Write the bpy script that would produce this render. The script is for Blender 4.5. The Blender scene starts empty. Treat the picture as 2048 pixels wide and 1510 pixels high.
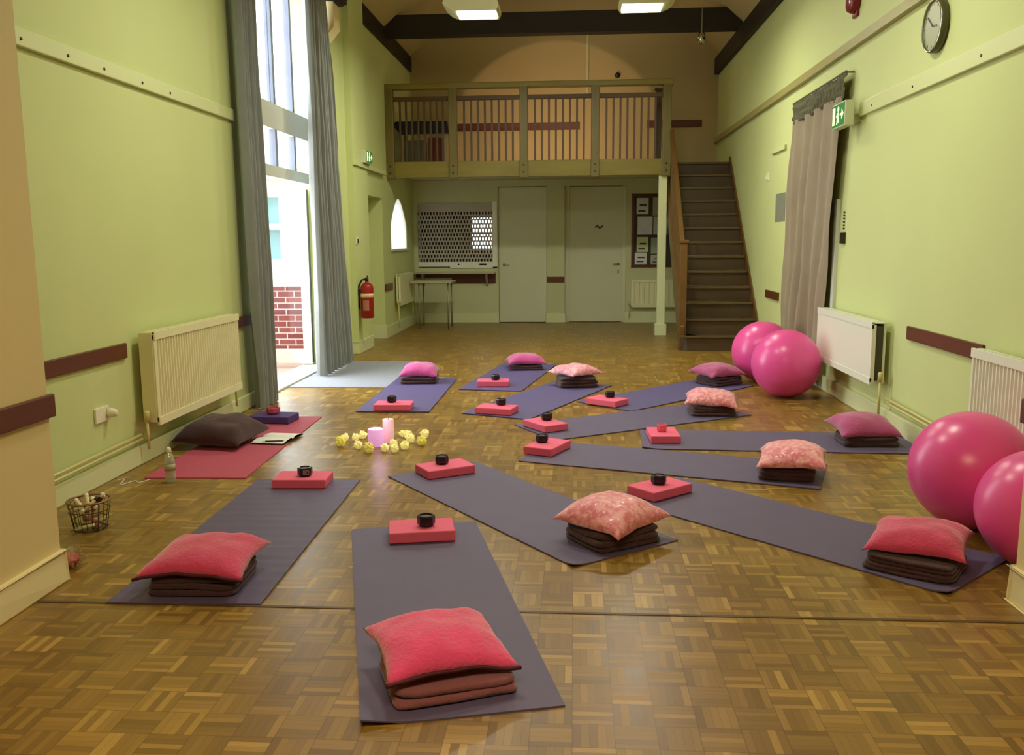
import bpy, bmesh, math, random
from math import sin, cos, pi, radians as R
from mathutils import Vector, Matrix, noise

random.seed(7)
C = bpy.context.scene.collection
XL, XR, YB = -2.79, 2.355, 15.38          # left wall, right wall, back wall
YP = 3.44                                 # far face of the wall between the two rooms
ZW = 4.2                                  # wall head
RX = (XL + XR) / 2                        # ridge line
PITCH = math.tan(R(41))

# ------------------------------------------------------------------ materials
def lin(c):
    return tuple(((v / 255) / 12.92 if v / 255 <= .04045 else ((v / 255 + .055) / 1.055) ** 2.4) for v in c) + (1,)

class NT:
    def __init__(s, m):
        s.t = m.node_tree; s.n = s.t.nodes; s.l = s.t.links
    def new(s, typ, **k):
        nd = s.n.new(typ)
        for a, v in k.items(): setattr(nd, a, v)
        return nd
    def link(s, a, b): s.l.new(a, b)
    def math(s, op, a, b=None, c=None):
        nd = s.n.new('ShaderNodeMath'); nd.operation = op
        for i, v in enumerate((a, b, c)):
            if v is None: continue
            if isinstance(v, (int, float)): nd.inputs[i].default_value = v
            else: s.l.new(v, nd.inputs[i])
        return nd.outputs[0]
    def mix(s, fac, a, b, blend='MIX'):
        nd = s.n.new('ShaderNodeMix'); nd.data_type = 'RGBA'; nd.blend_type = blend
        for sock, v in ((nd.inputs[0], fac), (nd.inputs[6], a), (nd.inputs[7], b)):
            if isinstance(v, (int, float)): sock.default_value = v
            elif isinstance(v, tuple): sock.default_value = v
            else: s.l.new(v, sock)
        return nd.outputs[2]

MATS = {}
def mat(name, col, rough=.6, var=.08, nscale=6, bump=0, bscale=60, metal=0, sheen=0, coat=0, emit=None, estr=0,
        spec=.5, stretch=None, alpha=None, sss=0, trans=0, ior=1.45):
    if name in MATS: return MATS[name]
    m = bpy.data.materials.new(name); m.use_nodes = True
    t = NT(m); p = t.n['Principled BSDF']
    p.inputs['Roughness'].default_value = rough
    p.inputs['Metallic'].default_value = metal
    p.inputs['Specular IOR Level'].default_value = spec
    p.inputs['Sheen Weight'].default_value = sheen
    p.inputs['Coat Weight'].default_value = coat
    p.inputs['Transmission Weight'].default_value = trans
    p.inputs['IOR'].default_value = ior
    if sss:
        p.inputs['Subsurface Weight'].default_value = sss
        p.inputs['Subsurface Radius'].default_value = (.03, .02, .02)
    tc = t.new('ShaderNodeTexCoord'); src = tc.outputs['Object']
    if stretch:
        mp = t.new('ShaderNodeMapping'); mp.inputs['Scale'].default_value = stretch
        t.link(src, mp.inputs[0]); src = mp.outputs[0]
    c = lin(col)
    nz = t.new('ShaderNodeTexNoise'); nz.inputs['Scale'].default_value = nscale; nz.inputs['Detail'].default_value = 5
    t.link(src, nz.inputs['Vector'])
    lo = tuple(v * (1 - var * 2) for v in c[:3]) + (1,); hi = tuple(min(1, v * (1 + var * 2)) for v in c[:3]) + (1,)
    colo = t.mix(nz.outputs['Fac'], lo, hi)
    t.link(colo, p.inputs['Base Color'])
    if bump:
        n2 = t.new('ShaderNodeTexNoise'); n2.inputs['Scale'].default_value = bscale; n2.inputs['Detail'].default_value = 4
        t.link(src, n2.inputs['Vector'])
        b = t.new('ShaderNodeBump'); b.inputs['Strength'].default_value = bump; b.inputs['Distance'].default_value = .01
        t.link(n2.outputs['Fac'], b.inputs['Height']); t.link(b.outputs[0], p.inputs['Normal'])
    if emit:
        p.inputs['Emission Color'].default_value = lin(emit); p.inputs['Emission Strength'].default_value = estr
    MATS[name] = m
    return m

def floor_material():
    m = bpy.data.materials.new('parquet'); m.use_nodes = True
    t = NT(m); p = t.n['Principled BSDF']
    tc = t.new('ShaderNodeTexCoord'); sx = t.new('ShaderNodeSeparateXYZ'); t.link(tc.outputs['Object'], sx.inputs[0])
    S = .122; NF = 5
    u = t.math('DIVIDE', sx.outputs[0], S); v = t.math('DIVIDE', sx.outputs[1], S)
    fu = t.math('FLOOR', u); fv = t.math('FLOOR', v)
    par = t.math('ABSOLUTE', t.math('MODULO', t.math('ADD', fu, fv), 2))
    cu = t.math('SUBTRACT', u, fu); cv = t.math('SUBTRACT', v, fv)
    w = t.math('ADD', t.math('MULTIPLY', par, cu), t.math('MULTIPLY', t.math('SUBTRACT', 1, par), cv))
    al = t.math('ADD', t.math('MULTIPLY', par, cv), t.math('MULTIPLY', t.math('SUBTRACT', 1, par), cu))
    ws = t.math('MULTIPLY', w, NF); k = t.math('FLOOR', ws); fr = t.math('SUBTRACT', ws, k)
    cb = t.new('ShaderNodeCombineXYZ'); t.link(fu, cb.inputs[0]); t.link(fv, cb.inputs[1]); t.link(k, cb.inputs[2])
    wn = t.new('ShaderNodeTexWhiteNoise'); wn.noise_dimensions = '3D'; t.link(cb.outputs[0], wn.inputs['Vector'])
    cb2 = t.new('ShaderNodeCombineXYZ'); t.link(fu, cb2.inputs[0]); t.link(fv, cb2.inputs[1])
    wn2 = t.new('ShaderNodeTexWhiteNoise'); wn2.noise_dimensions = '3D'; t.link(cb2.outputs[0], wn2.inputs['Vector'])
    rnd = t.math('ADD', t.math('MULTIPLY', wn.outputs['Value'], .74), t.math('MULTIPLY', wn2.outputs['Value'], .26))
    # grain along each finger
    cg = t.new('ShaderNodeCombineXYZ')
    t.link(t.math('MULTIPLY', al, 1.2), cg.inputs[0]); t.link(t.math('MULTIPLY', w, 18), cg.inputs[1])
    t.link(t.math('ADD', t.math('MULTIPLY', wn.outputs['Value'], 40), t.math('MULTIPLY', wn2.outputs['Value'], 90)), cg.inputs[2])
    gn = t.new('ShaderNodeTexNoise'); gn.inputs['Scale'].default_value = 2.2; gn.inputs['Detail'].default_value = 4
    t.link(cg.outputs[0], gn.inputs['Vector'])
    big = t.new('ShaderNodeTexNoise'); big.inputs['Scale'].default_value = .7; big.inputs['Detail'].default_value = 3
    t.link(tc.outputs['Object'], big.inputs['Vector'])
    cr = t.new('ShaderNodeValToRGB'); t.link(rnd, cr.inputs[0])
    e = cr.color_ramp.elements
    e[0].position = .08; e[0].color = lin((116, 82, 32)); e[1].position = .95; e[1].color = lin((198, 160, 80))
    for pos, col in ((.35, (136, 101, 40)), (.62, (152, 116, 48)), (.8, (170, 131, 57))):
        x = e.new(pos); x.color = lin(col)
    col = t.mix(t.math('MULTIPLY', gn.outputs['Fac'], .5), cr.outputs[0], lin((114, 86, 36)))
    col = t.mix(t.math('MULTIPLY', big.outputs['Fac'], .28), col, lin((112, 104, 50)))
    # seams
    e1 = t.math('MINIMUM', fr, t.math('SUBTRACT', 1, fr))
    g1 = t.math('LESS_THAN', e1, .045)
    e2 = t.math('MINIMUM', t.math('MINIMUM', cu, t.math('SUBTRACT', 1, cu)), t.math('MINIMUM', cv, t.math('SUBTRACT', 1, cv)))
    g2 = t.math('LESS_THAN', e2, .014)
    seam = t.math('ADD', t.math('MULTIPLY', g1, .3), t.math('MULTIPLY', g2, .32))
    seam = t.math('MINIMUM', seam, .75)
    col = t.mix(seam, col, lin((66, 48, 24)))
    t.link(col, p.inputs['Base Color'])
    rg = t.math('ADD', .27, t.math('MULTIPLY', wn.outputs['Value'], .06)); rg = t.math('ADD', rg, t.math('MULTIPLY', gn.outputs['Fac'], .08))
    t.link(rg, p.inputs['Roughness'])
    p.inputs['Specular IOR Level'].default_value = .38
    bp = t.new('ShaderNodeBump'); bp.inputs['Strength'].default_value = .05; bp.inputs['Distance'].default_value = .003
    hgt = t.math('SUBTRACT', t.math('ADD', t.math('MULTIPLY', wn.outputs['Value'], .5), t.math('MULTIPLY', gn.outputs['Fac'], .3)), seam)
    t.link(hgt, bp.inputs['Height']); t.link(bp.outputs[0], p.inputs['Normal'])
    return m

def brick_material():
    m = bpy.data.materials.new('red brick'); m.use_nodes = True
    t = NT(m); p = t.n['Principled BSDF']; p.inputs['Roughness'].default_value = .9
    tc = t.new('ShaderNodeTexCoord'); mp = t.new('ShaderNodeMapping'); mp.inputs['Rotation'].default_value = (pi / 2, 0, 0)
    t.link(tc.outputs['Object'], mp.inputs[0])
    b = t.new('ShaderNodeTexBrick'); t.link(mp.outputs[0], b.inputs['Vector'])
    b.inputs['Color1'].default_value = lin((150, 78, 72)); b.inputs['Color2'].default_value = lin((120, 60, 66)); b.inputs['Mortar'].default_value = lin((222, 205, 205))
    b.inputs['Scale'].default_value = 4.4; b.inputs['Mortar Size'].default_value = .03; b.inputs['Row Height'].default_value = .33; b.inputs['Brick Width'].default_value = .95
    t.link(b.outputs['Color'], p.inputs['Base Color'])
    return m

def glass_material(name, tint=(1, 1, 1, 1), refl=.06):
    m = bpy.data.materials.new(name); m.use_nodes = True
    t = NT(m); t.n.remove(t.n['Principled BSDF'])
    tr = t.new('ShaderNodeBsdfTransparent'); tr.inputs[0].default_value = tint
    gl = t.new('ShaderNodeBsdfGlossy'); gl.inputs['Roughness'].default_value = .03
    mx = t.new('ShaderNodeMixShader'); mx.inputs[0].default_value = refl
    t.link(tr.outputs[0], mx.inputs[1]); t.link(gl.outputs[0], mx.inputs[2])
    t.link(mx.outputs[0], t.n['Material Output'].inputs[0])
    return m

def frosted_material():
    m = bpy.data.materials.new('frosted glass'); m.use_nodes = True
    t = NT(m); t.n.remove(t.n['Principled BSDF'])
    nz = t.new('ShaderNodeTexNoise'); nz.inputs['Scale'].default_value = 3
    tr = t.new('ShaderNodeBsdfTranslucent'); t.link(t.mix(nz.outputs['Fac'], (.75, .8, .9, 1), (1, 1, 1, 1)), tr.inputs[0])
    gl = t.new('ShaderNodeBsdfGlossy'); gl.inputs['Roughness'].default_value = .3
    mx = t.new('ShaderNodeMixShader'); mx.inputs[0].default_value = .05
    t.link(tr.outputs[0], mx.inputs[1]); t.link(gl.outputs[0], mx.inputs[2])
    t.link(mx.outputs[0], t.n['Material Output'].inputs[0])
    return m

def glitter_material(name, c1, c2):
    m = bpy.data.materials.new(name); m.use_nodes = True
    t = NT(m); p = t.n['Principled BSDF']; p.inputs['Roughness'].default_value = .45; p.inputs['Sheen Weight'].default_value = .3
    tc = t.new('ShaderNodeTexCoord')
    v = t.new('ShaderNodeTexVoronoi'); v.inputs['Scale'].default_value = 95; t.link(tc.outputs['Object'], v.inputs['Vector'])
    n2 = t.new('ShaderNodeTexNoise'); n2.inputs['Scale'].default_value = 26; n2.inputs['Detail'].default_value = 6; t.link(tc.outputs['Object'], n2.inputs['Vector'])
    cr = t.new('ShaderNodeValToRGB'); e = cr.color_ramp.elements; e[0].position = .42; e[0].color = lin(c1); e[1].position = .6; e[1].color = lin(c2)
    t.link(n2.outputs['Fac'], cr.inputs[0])
    sep = t.new('ShaderNodeSeparateColor'); t.link(v.outputs['Color'], sep.inputs[0])
    sp = t.math('GREATER_THAN', sep.outputs[0], .86)
    t.link(t.mix(t.math('MULTIPLY', sp, .55), cr.outputs[0], lin((250, 205, 195))), p.inputs['Base Color'])
    t.link(t.math('SUBTRACT', .6, t.math('MULTIPLY', sp, .35)), p.inputs['Roughness'])
    bp = t.new('ShaderNodeBump'); bp.inputs['Strength'].default_value = .6; bp.inputs['Distance'].default_value = .004
    t.link(t.math('ADD', sep.outputs[1], n2.outputs['Fac']), bp.inputs['Height']); t.link(bp.outputs[0], p.inputs['Normal'])
    return m

M_wall = mat('cream wall paint', (198, 206, 142), .75, .03, 1.2, .05, 40)
M_pier = mat('warm cream paint', (214, 196, 140), .75, .03, 1.2, .05, 40)
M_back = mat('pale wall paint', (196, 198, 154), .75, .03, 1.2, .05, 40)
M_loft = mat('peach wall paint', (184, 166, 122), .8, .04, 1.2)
M_trimc = mat('cream gloss trim', (204, 210, 150), .45, .02, 2)
M_pskirt = mat('cream pier skirting', (230, 218, 168), .45, .02, 2)
M_skirt = mat('skirting gloss', (212, 216, 168), .4, .02, 2)
M_door = mat('white door paint', (206, 207, 176), .5, .02, 2)
M_ceil = mat('roof boarding', (196, 178, 128), .9, .05, 2)
M_under = mat('loft underside', (205, 208, 190), .8, .02, 2)
M_dado = mat('brown dado varnish', (96, 50, 30), .35, .12, 5, stretch=(1, .25, 4))
M_beam = mat('dark stained beam', (36, 28, 20), .6, .2, 5, .2, 30)
M_floor = floor_material()
M_rail = mat('golden oak stain', (108, 96, 40), .4, .15, 4, stretch=(4, 4, .6))
M_railh = mat('oak rail', (128, 114, 44), .38, .15, 4, stretch=(.6, 4, 4))
M_balu = mat('dark baluster stain', (80, 56, 20), .45, .15, 4)
M_step = mat('dark stair wood', (76, 58, 36), .45, .18, 4, stretch=(.5, 4, 4))
M_nose = mat('worn tread edge', (92, 74, 46), .4, .15, 4, stretch=(.5, 4, 4))
M_stringer = mat('stair string oak', (104, 74, 34), .4, .12, 4)
M_rad = mat('radiator enamel', (226, 223, 180), .35, .01, 2)
M_radw = mat('white radiator enamel', (226, 228, 212), .35, .01, 2)
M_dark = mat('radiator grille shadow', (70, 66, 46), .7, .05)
M_pipe = mat('painted pipe', (206, 196, 130), .4, .04)
M_chrome = mat('chrome', (190, 188, 170), .2, .02, metal=1)
M_curt = mat('grey curtain', (128, 132, 128), .9, .08, 5, .15, 120, sheen=.2)
M_curtr = mat('taupe curtain', (142, 128, 104), .9, .08, 5, .15, 120, sheen=.2)
M_curth = mat('curtain heading tape', (98, 96, 72), .9, .08, 5, .15, 120)
M_upvc = mat('white window frame', (206, 210, 196), .4, .01)
M_black = mat('black plastic', (22, 18, 22), .4, .1)
M_blackm = mat('black candle glass', (34, 24, 34), .28, .1)
M_white = mat('white plastic', (228, 224, 198), .4, .02)
M_wax = mat('cream wax', (220, 210, 190), .5, .03)
M_mauve = mat('mauve wax', (96, 76, 88), .5, .03)
M_red = mat('extinguisher red', (150, 26, 30), .3, .05)
M_label = mat('pale label', (214, 190, 140), .5, .04)
M_glass = glass_material('clear window glass')
M_doorgl = glass_material('door glass', (1, 1, 1, 1), .012)
M_bluegl = mat('blue grey glass', (130, 178, 186), .15, .2, 3)
M_frost = frosted_material()
M_brick = brick_material()
M_mat_day = mat('purple mat foam', (88, 78, 124), .62, .04, 7, .12, 260)  # bluer copy for the far mats; window daylight put into the colour
M_mat_lamp = mat('lamplit purple mat foam', (92, 81, 112), .58, .04, 7, .12, 260)  # same foam for the near mats; warm lamp tone put into the colour
M_redmat = mat('red mat foam', (178, 74, 98), .75, .03, 7, .12, 260)
M_block = mat('coral foam block', (228, 100, 132), .8, .03, 9, .08, 200)
M_pblock = mat('purple foam block', (74, 56, 118), .8, .04, 9, .08, 200)
M_blank = mat('dark brown fleece', (66, 36, 40), .95, .12, 14, .5, 90, sheen=.25)
M_blank2 = mat('russet fleece', (130, 78, 82), .95, .1, 14, .5, 90, sheen=.3)
M_plum = mat('plum brown cotton', (62, 36, 38), .9, .12, 10, .3, 60, sheen=.2)
M_pinkp = mat('hot pink plush', (228, 74, 128), .9, .1, 16, .5, 80, sheen=.5)
M_crim = mat('crimson plush', (206, 66, 108), .9, .1, 16, .5, 80, sheen=.45)
M_mag = mat('magenta plush', (172, 68, 122), .9, .1, 16, .5, 80, sheen=.45)
M_mag2 = mat('bright magenta plush', (190, 66, 138), .9, .1, 16, .5, 80, sheen=.45)
M_glit = glitter_material('salmon sequin cloth', (222, 118, 136), (242, 170, 178))
M_glit2 = glitter_material('pale pink sequin cloth', (222, 128, 150), (240, 172, 186))
M_ball = mat('glossy pink vinyl', (230, 82, 158), .3, .02, 3, spec=.6)
M_rug = mat('grey carpet mat', (146, 150, 158), .95, .08, 40, .5, 300)
M_table = mat('grey laminate', (176, 168, 140), .4, .03)
M_steel = mat('grey steel', (160, 156, 130), .35, .03, metal=.6)
M_shut = mat('grey shutter metal', (176, 168, 154), .45, .04, metal=.2)
M_paper = mat('white paper', (228, 228, 224), .7, .03)
M_cork = mat('board felt', (70, 66, 50), .9, .1, 20)
M_kitch = mat('kitchen wall', (120, 112, 96), .8, .05)
M_seam = mat('zip edge', (72, 20, 34), .6, .05)
M_lilac = mat('lilac glowing wax', (240, 190, 240), .5, .02, 4, emit=(232, 160, 246), estr=.42, sss=.2)
M_peach = mat('peach glowing wax', (240, 200, 180), .5, .02, 4, emit=(245, 180, 230), estr=.3, sss=.2)
M_flower = mat('cream petal', (244, 236, 160), .6, .06, 30, emit=(250, 240, 150), estr=.28)
M_flower2 = mat('yellow petal', (232, 222, 112), .6, .06, 30, emit=(240, 228, 100), estr=.16)
M_lamp = mat('lit diffuser', (255, 255, 245), .5, 0, 2, emit=(255, 252, 232), estr=9)
M_lampbody = mat('lamp housing', (190, 186, 140), .5, .02)
M_green = mat('sign green', (24, 120, 60), .5, .03, emit=(20, 130, 60), estr=.25)
M_glow = mat('sign white', (250, 248, 190), .5, .0, emit=(250, 248, 180), estr=.9)
M_signgrey = mat('sign case grey', (196, 202, 164), .5, .03)
M_bottle = glass_material('clear bottle plastic', (.9, .92, .86, 1), .2)
_t = NT(M_bottle); _o = _t.n['Material Output']; _d = _t.new('ShaderNodeBsdfDiffuse'); _d.inputs[0].default_value = (.75, .75, .66, 1)
_m = _t.new('ShaderNodeMixShader'); _m.inputs[0].default_value = .3; _t.link(_o.inputs[0].links[0].from_socket, _m.inputs[1]); _t.link(_d.outputs[0], _m.inputs[2]); _t.link(_m.outputs[0], _o.inputs[0])
M_clear = glass_material('clear crinkled film', (.92, .92, .88, 1), .22)
M_water = glass_material('bottled water', (.86, .9, .84, 1), .08)
M_pave = mat('pinkish paving', (206, 176, 166), .9, .06, 3)
M_roof = mat('pale roof tile', (190, 194, 204), .8, .1, 2, stretch=(1, 8, 8))
M_silver = mat('satin dial', (138, 142, 102), .4, .03)
M_bronze = mat('dark bronze rim', (60, 54, 34), .3, .05, metal=.5)
M_rim = mat('olive clock rim', (84, 82, 50), .35, .04)
M_alarm = mat('alarm red', (116, 26, 24), .3, .05)

# ------------------------------------------------------------------ mesh helpers
class MB:
    def __init__(s): s.v = []; s.f = []; s.m = []
    def add(s, vs, fs, mi=0):
        o = len(s.v); s.v += [tuple(p) for p in vs]; s.f += [tuple(i + o for i in f) for f in fs]; s.m += [mi] * len(fs); return s
    def box(s, x0, x1, y0, y1, z0, z1, mi=0):
        x0, x1 = min(x0, x1), max(x0, x1); y0, y1 = min(y0, y1), max(y0, y1); z0, z1 = min(z0, z1), max(z0, z1)
        return s.add([(x0, y0, z0), (x1, y0, z0), (x1, y1, z0), (x0, y1, z0), (x0, y0, z1), (x1, y0, z1), (x1, y1, z1), (x0, y1, z1)],
                     [(0, 3, 2, 1), (4, 5, 6, 7), (0, 1, 5, 4), (1, 2, 6, 5), (2, 3, 7, 6), (3, 0, 4, 7)], mi)
    def prism(s, poly, a, b, axis='y', mi=0):
        """poly of 2D points extruded along axis from a to b (x: (y,z), y: (x,z), z: (x,y))"""
        def P(p, t): return {'x': (t, p[0], p[1]), 'y': (p[0], t, p[1]), 'z': (p[0], p[1], t)}[axis]
        n = len(poly); vs = [P(p, a) for p in poly] + [P(p, b) for p in poly]
        fs = [tuple(range(n)), tuple(range(2 * n - 1, n - 1, -1))] + [(i, i + n, (i + 1) % n + n, (i + 1) % n) for i in range(n)]
        return s.add(vs, fs, mi)
    def tube(s, pts, r, n=8, mi=0, cap=True):
        pts = [Vector(p) for p in pts]; rings = []; prev = None
        rr = r if isinstance(r, (list, tuple)) else [r] * len(pts)
        for i, p in enumerate(pts):
            d = (pts[min(i + 1, len(pts) - 1)] - pts[max(i - 1, 0)]).normalized()
            if prev is None: a = d.orthogonal().normalized()
            else: a = (prev - d * prev.dot(d)); a = a.normalized() if a.length > 1e-6 else d.orthogonal().normalized()
            prev = a; b = d.cross(a)
            rings.append([p + (a * cos(2 * pi * k / n) + b * sin(2 * pi * k / n)) * rr[i] for k in range(n)])
        vs = [q for rg in rings for q in rg]
        fs = [(i * n + k, i * n + (k + 1) % n, (i + 1) * n + (k + 1) % n, (i + 1) * n + k) for i in range(len(pts) - 1) for k in range(n)]
        if cap: fs += [tuple(range(n - 1, -1, -1)), tuple(range((len(pts) - 1) * n, len(pts) * n))]
        return s.add(vs, fs, mi)
    def lathe(s, prof, n=24, c=(0, 0, 0), mi=0, cap=True):
        vs = []; fs = []
        for r, z in prof:
            for k in range(n): vs.append((c[0] + r * cos(2 * pi * k / n), c[1] + r * sin(2 * pi * k / n), c[2] + z))
        for i in range(len(prof) - 1):
            for k in range(n): fs.append((i * n + k, i * n + (k + 1) % n, (i + 1) * n + (k + 1) % n, (i + 1) * n + k))
        if cap and prof[0][0] > 1e-6: fs.append(tuple(range(n - 1, -1, -1)))
        if cap and prof[-1][0] > 1e-6: fs.append(tuple(range((len(prof) - 1) * n, len(prof) * n)))
        return s.add(vs, fs, mi)
    def build(s, name, mats, parent=None, smooth=False, loc=None, rot=None, bevel=0, seg=2):
        me = bpy.data.meshes.new(name); me.from_pydata(s.v, [], s.f)
        for m in (mats if isinstance(mats, (list, tuple)) else [mats]): me.materials.append(m)
        for p, mi in zip(me.polygons, s.m): p.material_index = mi
        bm = bmesh.new(); bm.from_mesh(me); bmesh.ops.remove_doubles(bm, verts=bm.verts, dist=1e-6)
        bmesh.ops.recalc_face_normals(bm, faces=bm.faces); bm.to_mesh(me); bm.free()
        if smooth:
            for p in me.polygons: p.use_smooth = True
        o = bpy.data.objects.new(name, me); C.objects.link(o)
        if parent: o.parent = parent
        if loc: o.location = loc
        if rot: o.rotation_euler = rot
        if bevel:
            b = o.modifiers.new('bevel', 'BEVEL'); b.width = bevel; b.segments = seg; b.limit_method = 'ANGLE'; b.angle_limit = R(40)
        return o

def thing(name, label, cat, loc=(0, 0, 0), rz=0, group=None, rot=None):
    o = bpy.data.objects.new(name, None); C.objects.link(o); o.empty_display_size = .1
    o.location = loc; o.rotation_euler = rot if rot else (0, 0, rz)
    o['label'] = label; o['category'] = cat; o['kind'] = 'thing'
    if group: o['group'] = group
    return o
def tag(o, label, cat, group=None):
    o['label'] = label; o['category'] = cat; o['kind'] = 'thing'
    if group: o['group'] = group
    return o
def struct(o, label=None):
    o['kind'] = 'structure'
    if label: o['label'] = label
    return o
def copy_tree(o, parent=None):
    c = o.copy(); C.objects.link(c)
    if parent: c.parent = parent
    for ch in [x for x in bpy.data.objects if x.parent == o]: copy_tree(ch, c)
    return c
def part_label(o, l): o['label'] = l; return o

# ------------------------------------------------------------------ the setting
struct(MB().box(-3.08, 2.66, 2.7, YB + .3, -.12, 0).box(-5, 5, -3.3, 2.7, -.12, 0).build('floor', M_floor))
# left wall with the tall door opening, the door recess and the pointed window
w = MB(); T = XL - .3
w.box(T, XL, YP, 7.62, 0, ZW + .25).box(T, XL, 7.62, 9.98, 4.12, ZW + .25).box(T, XL, 9.98, 11.05, 0, ZW + .25)
struct(w.build('wall_left', M_wall)); w = MB()
w.box(T, -2.71, 11.05, 11.82, 0, ZW + .25)
w.box(-3.35, -3.05, 11.82, 12.87, 0, 2.02).box(T, -2.75, 11.82, 12.87, 2.02, ZW + .25)
AY0, AY1, AZ0, AZS, AZ1 = 13.45, 14.72, 1.29, 1.66, 2.07
w.box(T, -2.75, 12.87, AY0, 0, ZW + .25).box(T, -2.75, AY1, YB + .3, 0, ZW + .25).box(T, -2.75, AY0, AY1, 0, AZ0)
NA = 16; am = (AY0 + AY1) / 2
def archz(y):
    f = min(1, abs(y - am) / (am - AY0)); return AZS + (AZ1 - AZS) * (1 - f ** 1.7)
for i in range(NA):
    a = AY0 + (AY1 - AY0) * i / NA; b = AY0 + (AY1 - AY0) * (i + 1) / NA
    w.prism([(a, archz(a)), (b, archz(b)), (b, ZW + .25), (a, ZW + .25)], T, -2.75, 'x')
struct(w.build('wall_left_rear', M_wall))
wr = MB().box(XR, XR + .3, YP, YB + .3, 0, ZW + .25)
struct(wr.build('wall_right', M_wall))
# back wall: lower part with hatch and two door recesses, gable above the loft
HX0, HX1, HZ0, HZ1 = -2.68, -1.33, .95, 2.05
wb = MB(); y0, y1 = YB, YB + .3; LZ = 2.42
wb.box(-3.1, HX0, y0, y1, 0, LZ).box(HX0, HX1, y0, y1, 0, HZ0).box(HX0, HX1, y0, y1, HZ1, LZ).box(HX1, -1.29, y0, y1, 0, LZ)
wb.box(-1.29, -.46, y0 + .08, y1, 0, LZ).box(-1.29, -.46, y0, y0 + .08, 2.31, LZ)
wb.box(-.46, -.16, y0, y1, 0, LZ).box(-.16, .88, y0 + .16, y1, 0, LZ).box(-.16, .88, y0, y0 + .16, 2.31, LZ).box(.88, XR + .3, y0, y1, 0, LZ)
struct(wb.build('wall_back_lower', M_back))
rz = ZW + .25 + (XR - RX) * PITCH
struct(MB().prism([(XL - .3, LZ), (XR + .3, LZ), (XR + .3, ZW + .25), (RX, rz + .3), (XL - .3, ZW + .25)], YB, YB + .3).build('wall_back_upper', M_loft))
# wall between the two rooms with a wide opening
wf = MB(); a0, a1 = -2.14, 1.72
wf.box(-5, a0, 2.7, YP, 0, 5).box(a1, 5, 2.7, YP, 0, 5).box(a0, a1, 2.7, YP, 2.95, 5)
wf.prism([(-5, 5), (5, 5), (RX, 8)], 2.7, YP)
struct(wf.build('wall_opening', M_pier))
# the room the picture is taken from
wn = MB().box(-5.2, -5, -3.2, 2.7, 0, 3).box(5, 5.2, -3.2, 2.7, 0, 3).box(-5.2, 5.2, -3.4, -3.2, 0, 3)
struct(wn.build('wall_near', M_pier))
struct(MB().box(-5.2, 5.2, -3.4, 2.7, 3, 3.1).build('ceiling_near', M_under))
# roof slopes
ce = MB()
zc = ZW + .22
for s, xe in ((-1, XL - .35), (1, XR + .35)):
    zz = zc - .35 * PITCH
    ce.prism([(xe, zz), (RX, rz - .03), (RX, rz + .17), (xe, zz + .2)], 2.7, YB + .3)
struct(ce.build('ceiling', M_ceil))
# plates, tie beam, truss foot
struct(MB().box(XL, XL + .07, YP, YB, ZW, ZW + .24).build('beam_left', M_beam))
struct(MB().box(XR - .07, XR, YP, YB, ZW - .13, ZW + .12).build('beam_right', M_beam))
tb = MB().prism([(XL, 4.33), (XR, 4.33), (XR, 4.43), (XR - .17, 4.62), (XL + .17, 4.62), (XL, 4.43)], 13.3, 13.5)
struct(tb.build('beam_tie', M_beam))
tf = MB().prism([(XL, 3.93), (-2.52, 3.93), (-2.38, 4.1), (RX, rz - .42), (RX, rz - .1), (XL, ZW + .2)], 9.8, 10.05)
struct(tf.build('beam_truss', M_beam))
struct(MB().prism([(XL, 3.93), (-2.56, 3.93), (-2.56, 3.68), (-2.66, 3.56), (XL, 3.56)], 9.8, 10.05).build('trim_corbel', M_pier))
# baseboards
def board(name, x0, x1, y0, y1, h, m=M_skirt):
    return struct(MB().box(x0, x1, y0, y1, 0, h).build(name, m, bevel=.008))
board('baseboard_left', XL, XL + .03, YP, 7.62, .125)
board('baseboard_right', XR - .03, XR, YP, 11.3, .14)
bb = MB().box(-2.9, -2.69, 11.03, 11.05, 0, .16).box(-2.71, -2.69, 11.03, 11.84, 0, .16).box(-3.05, -2.73, 12.85, 12.87, 0, .2).box(-2.75, -2.73, 12.85, YB, 0, .17)
struct(bb.build('baseboard_left_rear', M_skirt, bevel=.006))
bb = MB().box(-2.75, -1.29, YB - .02, YB, 0, .17).box(-.48, -.14, YB - .02, YB, 0, .17).box(.86, XR, YB - .02, YB, 0, .19)
struct(bb.build('baseboard_back', M_skirt, bevel=.006))
bb = MB().box(a0 - .02, a0 + .02, 2.6, YP + .02, 0, .14).box(-2.79, a0 + .02, YP, YP + .02, 0, .14)
struct(bb.build('baseboard_pier_left', M_pskirt, bevel=.008))
bb = MB().box(a1 - .02, a1 + .02, 2.6, YP + .02, 0, .14).box(a1 - .02, XR - .03, YP, YP + .02, 0, .14)
struct(bb.build('baseboard_pier_right', M_pskirt, bevel=.008))
struct(MB().box(a0 + .02, a1 - .02, 3.222, 3.238, -.01, .0025).build('trim_1', mat('joint strip', (84, 62, 30), .5)))
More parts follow.
